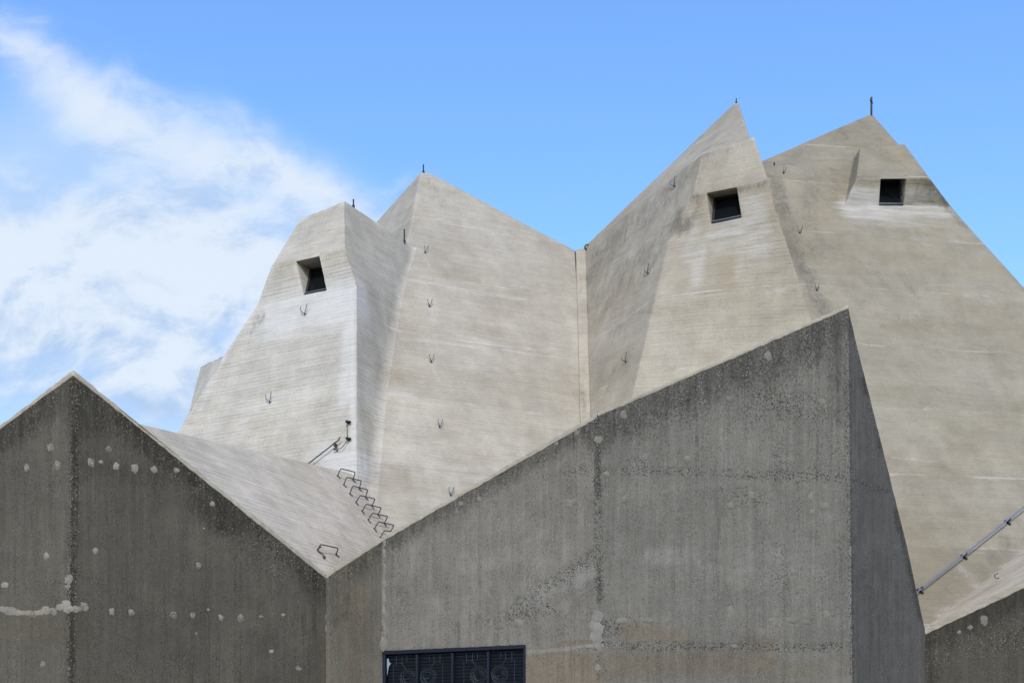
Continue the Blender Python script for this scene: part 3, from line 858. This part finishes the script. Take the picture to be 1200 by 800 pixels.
nL, nA, nB, nC, nE, nG = wn(pL, pA), wn(pA, pB), wn(pB, pC), wn(pC, pE), wn(pE, pF), wn(pG, pH)
coping([pL, pA], [nL, avg(nL, nA)], marks=[(0, [(20, 484), (60, 455)], .1, .3)])
coping([pA + V3(.001, 0, 0), pB], [avg(nL, nA), avg(nA, nB)])
coping([pB + V3(.002, 0, 0.001), pC, pE], [avg(nA, nB), avg(nB, nC), avg(nC, nE)])
coping([pE + V3(.002, 0, .001), pF], [avg(nC, nE), nE], h=.07)
coping([pG, pH], [nG, nG], h=.13, d=.4, out=.02)

# roofs of the low building
r1 = Shell()
q0 = on_line(pA, pB, 163) + V3(0, .02, -.012)
R0 = P(165.5, 491, 23.85); RC = P(416, 554.5, 31.75)
RD = P(476, 641, 31.25)
iB = pB - avg(nA, nB) * .02 - V3(0, 0, .012)
iC = pC - avg(nB, nC) * .22 + V3(0, 0, .012)
iA = R0 - nA * .0
r1.face(q0, iB, RD, RC)
r1.face(q0, RC, RC + V3(-3, .6, -2.2), P(60, 520, 27))
r1.face(q0, P(60, 520, 27), pA - avg(nL, nA) * .02 - V3(0, 0, .02))
r1.finish(.12, .03, amp=.010, freq=.8)
paint(r1.bm, r1, [(3, [(300, 560), (400, 640)], .8, .2), (0, [(250, 540), (300, 600)], .8, .15), (1, [(420, 600), (445, 625)], .2, .4)])
rl = link('roof_slab', r1.bm, M['roof'], annex)
tag(rl, 'pale roof slope carrying the step irons')

r2 = Shell()
r2.face(iB, iC, pE - avg(nC, nE) * .3 - V3(0, 0, .03), FL.on(712, 615), PD.on(688, 625), RD)
r2.face(pE - avg(nC, nE) * .3 - V3(0, 0, .03), pF - nE * .3 - V3(0, 0, .03), FF.on(985, 470), FL.on(712, 615))
r2.face(pF - nE * .3 - V3(0, 0, .03), midA[0] + V3(-.2, .1, -.02), midA[1] + V3(-.2, .1, -.02), midA[2] + V3(-.2, .1, -.02), pG + V3(-.2, .1, -.02), PG.on(1060, 790), FF.on(985, 470))
r2.finish(.2, .03)
paint(r2.bm, r2, [])
link('roof_slab', r2.bm, M['roof'], annex)

r3 = Shell()
gI, hI = pG - nG * .03 - V3(0, 0, .012), pH - nG * .03 - V3(0, 0, .012)
e3 = [PG.on(1086, 733, .02), PG.on(1143, 690, .02), PG.on(1200, 643, .02), PG.on(1330, 548, .02)]
r3.face(gI, hI, e3[3], e3[2], e3[1], e3[0])
r3.finish(.12, .03)
paint(r3.bm, r3, [(0, [(1140, 700), (1198, 660)], .6, .38), (3, [(1120, 712), (1190, 672)], .8, .4)])
tag(link('roof_slab', r3.bm, M['roof'], annex), 'small pale roof slope at the lower right')

# ---- ribbon window in the middle gable
u = (o_tr - o_tl); u.z = 0; wid = u.length; u.normalize()
nw = u.cross(Z).normalized()
if nw.y > 0: nw.negate()


def WP(a, b, c):
    """metres along the window, metres below its head line, metres out of the wall"""
    hz = o_tl.z + (o_tr.z - o_tl.z) * a / wid
    return V3(o_tl.x, o_tl.y, hz) + u * a - Z * b + nw * c


Hh = 1.45
fb = bmesh.new(); t = .026
for a, b0_, b1_, hw in ((t, 0, Hh, t), (wid - t, 0, Hh, t)):
    box(fb, WP(a, (b0_ + b1_) / 2, -.06), u, Z, nw, hw, (b1_ - b0_) / 2, .04, .006)
ud = (o_tr - o_tl).normalized()
box(fb, WP(wid / 2, .03, -.058), ud, ud.cross(nw), nw, wid / 2, .03, .044, .006)
box(fb, WP(wid / 2, Hh - .04, -.058), ud, ud.cross(nw), nw, wid / 2, .04, .044, .006)
win = link('window', fb, M['frame_blue'], annex, o_tl)
tag(win, 'ribbon window with dark louvres and rosette grilles')
cuts = [.0, (489 - 447.6) / 168.4, (531 - 447.6) / 168.4, (572.5 - 447.6) / 168.4, 1.0]
cuts = [c * wid for c in cuts]
for c in cuts[1:-1]:
    mb = bmesh.new(); box(mb, WP(c, Hh / 2, -.052), u, Z, nw, .019, Hh / 2 - .082, .046, .006)
    link('mullion', mb, M['frame_blue'], win, WP(c, Hh, 0))
for i in range(4):
    lo, hi = cuts[i] + (.07 if i == 0 else .03), cuts[i + 1] - (.07 if i == 3 else .03)
    lb_ = bmesh.new(); z0 = .09
    while z0 < Hh - .09:
        ax = (Z * .75 + nw * .65).normalized()
        c0_ = WP((lo + hi) / 2, z0, -.115)
        box(lb_, c0_, ud, ax, ud.cross(ax), (hi - lo) / 2, .024, .003)
        z0 += .058
    link('louver_panel', lb_, M['slat'], win, WP(lo, Hh, -.1))
    # wrought grille: ring, nested petals, square stem lines
    gb = bmesh.new(); right = i % 2 == 0
    cxx = (hi - .16) if right else (lo + .16); cy = .475; rng = random.Random(40 + i)

    def ring(cx_, cy_, r, a0_=0, a1_=2 * math.pi, wob=0.0, n=22, th=.0035):
        pts = []
        for k in range(n + 1):
            q = a0_ + (a1_ - a0_) * k / n; R = r * (1 + wob * math.sin(3 * q + rng.random() * .6))
            pts.append(WP(cx_ + R * math.cos(q), cy_ - R * math.sin(q), -.075))
        tube(gb, pts, th, 5)
    ring(cxx, cy, .15, wob=.03); ring(cxx, cy, .125, wob=.05); ring(cxx, cy, .09, wob=.10)
    for k in range(6):
        q = rng.uniform(0, 6.28); rr = rng.uniform(.03, .09)
        ring(cxx + rr * math.cos(q) * .7, cy + rr * math.sin(q) * .7, rng.uniform(.025, .065), q, q + rng.uniform(1.6, 3.0), n=10, th=.0025)
    sx = -1 if right else 1
    for k, off in enumerate((.02, .11, .22)):
        x_ = cxx + sx * off
        x_ = min(max(x_, lo + .02), hi - .02)
        tube(gb, [WP(x_, .09, -.075), WP(x_, .2 + .03 * k, -.075)] + ([WP(cxx + sx * .04, .32, -.075)] if k == 1 else []), .0035, 5)
    tube(gb, [WP(cxx + sx * .10, .22, -.075), WP(cxx + sx * .27, .22, -.075), WP(cxx + sx * .27, Hh - .1, -.075)] if .27 < (hi - lo) - .16 else [WP(cxx + sx * .10, .22, -.075), WP(cxx + sx * .24, .22, -.075), WP(cxx + sx * .24, Hh - .1, -.075)], .0035, 5)
    tube(gb, [WP(cxx, .62, -.075), WP(cxx, Hh - .1, -.075)], .005, 5)
    link('rosette_grille', gb, M['grille'], win, WP(cxx, Hh, -.07))
tb = bmesh.new()
tp = [(.072, .13), (.095, .12), (.115, .19), (.145, .215), (.11, .26), (.095, .31), (.085, .37), (.072, .42)]
f = tb.faces.new([tb.verts.new(WP(a, b, -.055)) for a, b in tp])
r = bmesh.ops.extrude_face_region(tb, geom=[f])
bmesh.ops.translate(tb, verts=[g for g in r['geom'] if isinstance(g, bmesh.types.BMVert)], vec=nw * -.004)
link('torn_foil', tb, M['paper'], win, WP(.08, .5, -.055))
bk_ = bmesh.new(); bk_.faces.new([bk_.verts.new(WP(a, b, -.155)) for a, b in ((0, 0), (wid, 0), (wid, Hh), (0, Hh))])
link('window_back', bk_, M['glass'], win, WP(0, Hh, -.155))


# ------------------------------------------------------------------ small ironwork
def climbing_hook(x, y, sh, label, size=.17, roll=0.0, open_=.5, mat='hook'):
    """Steel safety hook: two prongs rising in a V from one anchor in the concrete."""
    p, n = pick(sh, x, y + 3.5)
    u_ = n.cross(Z).normalized(); u_ = -u_ if u_.x < 0 else u_
    v_ = (Z - n * n.dot(Z)).normalized()
    u2 = u_ * math.cos(roll) + v_ * math.sin(roll); v2 = v_ * math.cos(roll) - u_ * math.sin(roll)
    bm = bmesh.new(); rr = .0092
    s_ = size
    tube(bm, [p - n * .03, p + n * .05], .02, 8)
    lt = curve([p + n * .045, p + n * .07 - u2 * s_ * open_ * .55 + v2 * s_ * .25, p + n * .09 - u2 * s_ * open_ * .85 + v2 * s_ * .62, p + n * .10 - u2 * s_ * open_ * .75 + v2 * s_ * 1.0], 5)
    rt_ = curve([p + n * .045, p + n * .07 + u2 * s_ * open_ * .45 + v2 * s_ * .35, p + n * .09 + u2 * s_ * open_ * .75 + v2 * s_ * .8, p + n * .10 + u2 * s_ * open_ * .95 + v2 * s_ * 1.15], 5)
    tube(bm, lt, rr, 7); tube(bm, rt_, rr, 7)
    o = link('climbing_hook', bm, M[mat], None, p)
    return tag(o, label, 'hook', 'climbing hooks on the roof faces')


H = [(358, 365, s1, 'V-shaped steel hook just below the left tower window', .17, .05, .62),
     (317, 468, s1, 'V-shaped steel hook low on the sunlit face of the left tower', .17, .1, .55),
     (498, 293, s2, 'topmost small steel hook on the broad plain facade', .15, -.2, .35),
     (503, 356, s2, 'steel hook just under the upper white joint of the broad facade', .16, -.1, .42),
     (505, 421, s2, 'steel hook halfway down the broad plain facade', .16, -.1, .42),
     (515, 497, s2, 'steel hook low on the broad facade, above the lowest one', .16, -.1, .42),
     (528, 577, s2, 'lowest steel hook on the broad facade beside the dark gable edge', .16, -.1, .42),
     (791, 215, s3, 'steel hook high on the shaded flank of the middle tower beside its hood', .17, .25, .62),
     (760, 317, s3, 'steel hook halfway down the shaded flank of the middle tower', .17, .2, .6),
     (734, 421, s3, 'steel hook low on the shaded flank of the middle tower', .17, .2, .6),
     (918, 200, s4, 'small steel hook at the top of the dark streak on the right tower', .14, -.3, .3),
     (937, 270, s4, 'steel hook beside the dark streak on the right tower', .17, -.1, .4),
     (957, 337, s4, 'steel hook below the pale joint of the right tower, above the gable tip', .15, -.1, .4)]
for x, y, sh, lab, sz, ro, op in H:
    climbing_hook(x, y, sh, lab, sz, ro, op)


def rod(x, y0, y1, Y, label, r=.016):
    p = P(x, y0, Y); hgt = (y0 - y1) / FPX * Y
    bm = bmesh.new(); tube(bm, [p - Z * .15, p + Z * hgt], r, 8); tube(bm, [p - Z * .02, p + Z * .03], r * 1.9, 8)
    o = link('lightning_rod', bm, M['iron'], None, p)
    return tag(o, label, 'lightning rod', 'lightning rods on the ridges')


rod(414.2, 242, 233.5, 34.55, 'short iron rod near the front tip of the left tower ridge', .018)
rod(473.8, 283, 268.5, 36.15, 'short iron rod at the rear end of the left tower ridge', .018)
rod(496.2, 202, 193, 38.3, 'short iron rod on the blunt peak of the broad tower', .018)
rod(862.8, 121, 115.5, 39.0, 'stub iron rod on the sharpest highest peak', .015)
rod(907.3, 196, 190.5, 39.1, 'stub iron rod at the left end of the right tower ridge', .02)

# small ring by the fold
p = P(688.2, 290, 38.75)
bm = bmesh.new()
tube(bm, [p + V3(.07 * math.cos(a), -.03, .07 * math.sin(a)) for a in [k * 5.6 / 14 for k in range(15)]], .016, 7)
tube(bm, [p - Z * .09 + V3(0, .1, -.03), p - Z * .06 - V3(0, .03, 0)], .016, 7)
tag(link('anchor_ring', bm, M['iron'], None, p), 'small dark anchor ring on the ridge where two towers meet', 'anchor ring')

# cross
cp = P(1021.2, 134.6, 42.0)
cross = empty('cross', cp, 'thin dark iron cross standing on the ridge of the right tower', 'cross')
bm = bmesh.new(); cd = V3(.45, .89, 0).normalized(); ce = cd.cross(Z)
box(bm, cp + Z * .235, cd, ce, Z, .026, .026, .285, .006)
link('cross_post', bm, M['iron'], cross, cp)
bm = bmesh.new(); box(bm, cp + Z * .39, cd, ce, Z, .115, .022, .024, .006)
link('crossbar', bm, M['iron'], cross, cp + Z * .39)


# step irons
def step_iron(x0, y0, x1, y1, label, h=.17, lean=.0, group='step irons up the low roof'):
    p, n = pick(r1, x0, y0); q, _ = pick(r1, x1, y1)
    d = (q - p).normalized(); upv = (n.cross(d)).normalized()
    upv = upv if upv.z > 0 else -upv
    k = n * h + upv * h * .35
    bm = bmesh.new(); r_ = .0115
    path = [p + n * .01, p + k * .55, p + k * .92 + d * .015, p + k + d * .045, q + k - d * .045, q + k * .92 - d * .015, q + k * .55, q + n * .01]
    tube(bm, path, r_, 8)
    for c in (p, q):
        tube(bm, [c - n * .02, c + n * .02], .026, 10)
        box(bm, c + n * .014 - upv * .03, d, upv, n, .02, .045, .008, .003)
    o = link('step_iron', bm, M['rust'], None, p)
    return tag(o, label, 'step iron', group)


LAB = ['uppermost step iron of the row, at the foot of the left tower corner', 'second step iron from the top of the row', 'third step iron from the top of the row', 'fourth step iron from the top of the row',
       'fifth step iron from the top of the row', 'sixth step iron from the top of the row', 'seventh step iron from the top of the row, lowest whole one', 'lowest step iron of the row, half hidden by the gable edge']
for i, l in enumerate(LAB):
    if i < 7:
        step_iron(395.5 + 7.15 * i, 558 + 10.3 * i, 413.3 + 7.3 * i, 562.3 + 10.2 * i, l)
    else:
        step_iron(445.5, 630, 461, 632.5, l)
step_iron(372, 645, 393.5, 649.5, 'single step iron by the roof valley, apart from the row', .12, group='step irons up the low roof')
p, n = pick(r1, 372, 645)
q, _ = pick(r1, 379, 654)
bm = bmesh.new()
tube(bm, curve([p + n * .11, p + n * .05 - V3(.03, 0, .02), p.lerp(q, .6) + n * .04, q + n * .03], 6), .013, 7)
tube(bm, [q - n * .01, q + n * .05], .024, 8)
tag(link('bent_bar', bm, M['rust'], None, q), 'bent iron bar hanging loose beside the single step iron', 'iron bar')

# conduit with its cable at the foot of the left tower
p0, n0 = pick(s1, 401, 517); p1, n1 = pick(s1, 372, 539.5)
off = n0 * .10
con = empty('conduit', p0, 'short slanting iron conduit with a looped cable at the foot of the left tower', 'conduit')
bm = bmesh.new(); tube(bm, [p0 + off, p1 + off + (p1 - p0).normalized() * .35], .015, 8); tube(bm, [p0 + off * 1.0 - (p0 - p1).normalized() * .05, p0 + off * 1.2 + V3(.03, 0, .05)], .012, 8)
link('pipe', bm, M['rust'], con, p0)
bm = bmesh.new()
pb, nb = pick(s1, 395, 523)
box(bm, pb + nb * .06, nb.cross(Z).normalized(), Z, nb, .014, .045, .06, .004); box(bm, pb + nb * .1 - Z * .1, nb.cross(Z).normalized(), Z, nb, .03, .012, .02, .003)
box(bm, pb + nb * .05 + V3(.04, 0, -.12), nb.cross(Z).normalized(), Z, nb, .01, .03, .04, .003)
link('bracket', bm, M['rust'], con, pb)
k_ = [pick(s1, x, y)[0] + n0 * .08 for x, y in ((396, 524), (399, 527.5), (403, 526), (407, 521), (409.3, 516), (409.2, 506), (408.8, 497))]
bm = bmesh.new(); tube(bm, curve(k_, 6), .008, 7)
link('cable', bm, M['rust'], con, k_[0])
for (x, y) in ((409.2, 496), (409.4, 515.5)):
    pb, nb = pick(s1, x, y)
    ux = nb.cross(Z).normalized(); ux = ux if ux.x > 0 else -ux
    bm = bmesh.new(); box(bm, pb + nb * .05, ux, Z, nb, .03, .022, .06, .005); box(bm, pb + nb * .06 + ux * .055, ux, Z, nb, .03, .012, .03, .004)
    link('bracket', bm, M['iron'], con, pb)

# steel pipe on stand-offs up the right tower
q0, m0 = pick(s4, 1077, 694); q1, m1 = pick(s4, 1199, 597.5)
dq = (q1 - q0).normalized()
pipe = empty('pipe_rail', q0, 'slanting galvanised pipe on brackets low across the right tower', 'pipe')
bm = bmesh.new(); tube(bm, [q0 + m0 * .11 - dq * .12, q1 + m0 * .16 + dq * 2.5], .017, 12)
link('pipe', bm, M['steel'], pipe, q0)
for x, y in ((1078, 693), (1129.5, 653), (1180.5, 612.5)):
    pb, nb = pick(s4, x, y); sd = dq.cross(nb).normalized()
    bm = bmesh.new()
    box(bm, pb + nb * .012, dq, sd, nb, .03, .085, .01, .004)
    box(bm, pb + nb * .06, dq, sd, nb, .02, .012, .05, .003)
    box(bm, pb + nb * .105, dq, sd, nb, .04, .028, .01, .003)
    for s_ in (-1, 1): tube(bm, [pb + sd * s_ * .065, pb + sd * s_ * .065 + nb * .04], .013, 6)
    tube(bm, [pb + nb * .135 + sd * .02, pb + nb * .135 - sd * .02], .02, 8)
    link('bracket', bm, M['iron'], pipe, pb)

# bent hook on the small roof
p, n = pick(r3, 1171, 677)
bm = bmesh.new(); ux = V3(1, 0, 0); vz = n.cross(ux).normalized(); vz = vz if vz.z > 0 else -vz
tube(bm, curve([p + V3(-.02, 0, .10), p + V3(-.085, 0, .05) + n * .02, p + V3(-.06, 0, -.02) + n * .03, p + V3(.03, 0, -.02) + n * .03, p + V3(.13, 0, .03) + n * .02], 6), .008, 7)
tag(link('roof_hook', bm, M['iron'], None, p), 'bent iron hook lying on the small roof under the slanting pipe', 'hook')

# ------------------------------------------------------------------ ground
bm = bmesh.new()
k = 40
vs = [[bm.verts.new((-400 + 800 * i / k, -400 + 800 * j / k, 0)) for i in range(k + 1)] for j in range(k + 1)]
for j in range(k):
    for i in range(k):
        bm.faces.new((vs[j][i], vs[j][i + 1], vs[j + 1][i + 1], vs[j + 1][i]))
g = link('ground', bm, M['paving'])
tag(g, 'grey paved forecourt in front of the dark walls', kind='structure')

# ------------------------------------------------------------------ sky, clouds, sun
SUN = Vector((-.05, -.77, .61)).normalized()
el = math.asin(SUN.z); az = math.atan2(SUN.x, SUN.y)
wd = bpy.data.worlds.new('World'); SC.world = wd; wd.use_nodes = True
nt = wd.node_tree; nt.nodes.clear()


class WN(N):
    def __init__(s): s.t = nt


w = WN()
wo = w.n('ShaderNodeOutputWorld'); bg = w.n('ShaderNodeBackground')
nt.links.new(bg.outputs[0], wo.inputs[0])
sky = w.n('ShaderNodeTexSky', sky_type='NISHITA', sun_disc=False)
sky.sun_elevation = el; sky.sun_rotation = az; sky.air_density = 1.0; sky.dust_density = .6; sky.ozone_density = 2.0
SKYS = .15
tc = w.n('ShaderNodeTexCoord'); dv = tc.outputs['Generated']
sp = w.n('ShaderNodeSeparateXYZ'); nt.links.new(dv, sp.inputs[0])
# clouds lie on a far layer; u, v = bearing and height of the view direction
yy = w.math('MAXIMUM', sp.outputs[1], .08)
uu = w.math('DIVIDE', sp.outputs[0], yy); vv = w.math('DIVIDE', sp.outputs[2], yy)
cb = w.n('ShaderNodeCombineXYZ'); nt.links.new(uu, cb.inputs[0]); nt.links.new(vv, cb.inputs[1]); uv = cb.outputs[0]
warp = w.n('ShaderNodeTexNoise'); nt.links.new(uv, warp.inputs['Vector']); warp.inputs['Scale'].default_value = 7; warp.inputs['Detail'].default_value = 3
wv = w.n('ShaderNodeVectorMath', operation='MULTIPLY_ADD'); nt.links.new(warp.outputs['Color'], wv.inputs[0]); wv.inputs[1].default_value = (.07, .05, 0)
sh_ = w.n('ShaderNodeVectorMath', operation='SUBTRACT'); nt.links.new(uv, sh_.inputs[0]); sh_.inputs[1].default_value = (.035, .025, 0); nt.links.new(sh_.outputs[0], wv.inputs[2])


def blob(px, py, rx, ry, rot, st):
    mp = w.n('ShaderNodeMapping', vector_type='TEXTURE')
    mp.inputs['Location'].default_value = ((px - CX) / FPX, (HY - py) / FPX, 0)
    mp.inputs['Rotation'].default_value = (0, 0, math.radians(rot)); mp.inputs['Scale'].default_value = (rx / FPX, ry / FPX, 1)
    nt.links.new(wv.outputs[0], mp.inputs['Vector'])
    gr = w.n('ShaderNodeTexGradient', gradient_type='SPHERICAL'); nt.links.new(mp.outputs[0], gr.inputs[0])
    return w.math('MULTIPLY', gr.outputs['Fac'], st)


def field(bl):
    t_ = None
    for b in bl:
        q = blob(*b)
        t_ = q if t_ is None else w.math('ADD', t_, q)
    return t_


VEIL = [(60, 370, 520, 300, 0, 2.2), (290, 330, 300, 180, -10, 1.2), (150, 150, 360, 130, -22, .55), (-500, 400, 600, 400, 0, 1.2), (40, 440, 330, 120, 0, .9), (1800, 560, 400, 150, 0, .7)]
PUFF = [(85, 285, 310, 125, -6, 1.45), (260, 290, 230, 95, -14, 1.25), (215, 160, 280, 76, -22, 1.0), (370, 215, 150, 38, -17, .75), (20, 60, 95, 62, -25, .8), (190, 445, 105, 64, 12, 1.75),
        (95, 110, 120, 42, -30, .6), (-350, 250, 400, 200, 0, 1.1), (460, 208, 60, 24, 25, .6), (60, 385, 400, 140, -3, 1.5), (300, 340, 150, 80, -10, .6), (330, 80, 200, 26, -10, .22), (640, 235, 70, 22, -15, .32)]
veil = field(VEIL); puff = field(PUFF)
nv = w.scale(wv.outputs[0], (1, 1.45, 1))
f1 = w.noise(nv, 9, 12, .60, .35)
up = w.n('ShaderNodeVectorMath', operation='ADD'); nt.links.new(nv, up.inputs[0]); up.inputs[1].default_value = (-.004, .022, 0)
f1u = w.noise(up.outputs[0], 9, 12, .60, .35)
f2 = w.noise(w.scale(uv, (1, 1.6, 1)), 4, 6, .55, .2)
f3 = w.noise(w.scale(wv.outputs[0], (1, 2.2, 1)), 24, 8, .62, .3)
den = w.math('ADD', puff, w.math('ADD', w.math('MULTIPLY', w.math('SUBTRACT', f1, .5), 2.2), w.math('ADD', w.math('MULTIPLY', w.math('SUBTRACT', f2, .5), .7), w.math('MULTIPLY', w.math('SUBTRACT', f3, .5), .7))))
pm = w.math('MULTIPLY', w.step(den, .0, 1.5), w.step(puff, .0, .30))
vd = w.math('ADD', veil, w.math('ADD', w.math('MULTIPLY', w.math('SUBTRACT', f1, .5), 1.3), w.math('MULTIPLY', w.math('SUBTRACT', f2, .5), .8)))
vm = w.math('MULTIPLY', w.math('MULTIPLY', w.step(vd, -.05, 1.1), w.step(veil, 0, .4)), .72)
hv = w.n('ShaderNodeHueSaturation'); nt.links.new(sky.outputs[0], hv.inputs['Color'])
hv.inputs['Hue'].default_value = .506; hv.inputs['Saturation'].default_value = 1.2; hv.inputs['Value'].default_value = 1.52
lit = w.math('ADD', w.math('MULTIPLY', w.math('SUBTRACT', f1, f1u), 4.0), w.math('MULTIPLY', w.math('SUBTRACT', f3, .5), .5))
lit = w.step(w.math('ADD', lit, w.math('ADD', w.math('MULTIPLY', w.math('SUBTRACT', puff, .6), .35), w.math('MULTIPLY', w.math('SUBTRACT', vv, .395), 3.2))), -.45, .50)
cc = w.mix(lit, (.36 / SKYS, .485 / SKYS, .68 / SKYS), (.62 / SKYS, .685 / SKYS, .765 / SKYS))
c1_ = w.mix(vm, hv.outputs[0], (.40 / SKYS, .55 / SKYS, .76 / SKYS))
cm = w.mix(w.math('MULTIPLY', pm, .90), c1_, cc)
nt.links.new(cm, bg.inputs[0]); bg.inputs[1].default_value = SKYS

sl = bpy.data.lights.new('sun', 'SUN'); sl.energy = 2.1; sl.angle = math.radians(1.2); sl.color = (1.0, .93, .82)
so = bpy.data.objects.new('sun', sl); COL.objects.link(so)
so.rotation_euler = (-SUN).to_track_quat('-Z', 'Y').to_euler(); so.location = SUN * 60

# ------------------------------------------------------------------ camera
cam = bpy.data.cameras.new('camera'); co_ = bpy.data.objects.new('camera', cam); COL.objects.link(co_)
co_.location = EYE; co_.rotation_euler = (math.radians(90), 0, 0)
cam.lens = 50; cam.sensor_width = 36; cam.shift_y = (HY - 400) / 1200; cam.clip_start = .1; cam.clip_end = 3000
SC.camera = co_
vs_ = SC.view_settings
SC.display_settings.display_device = 'sRGB'
vs_.view_transform = 'Standard'; vs_.look = 'None'; vs_.gamma = 1; vs_.exposure = .35; vs_.use_curve_mapping = False
SC.cycles.max_bounces = 6
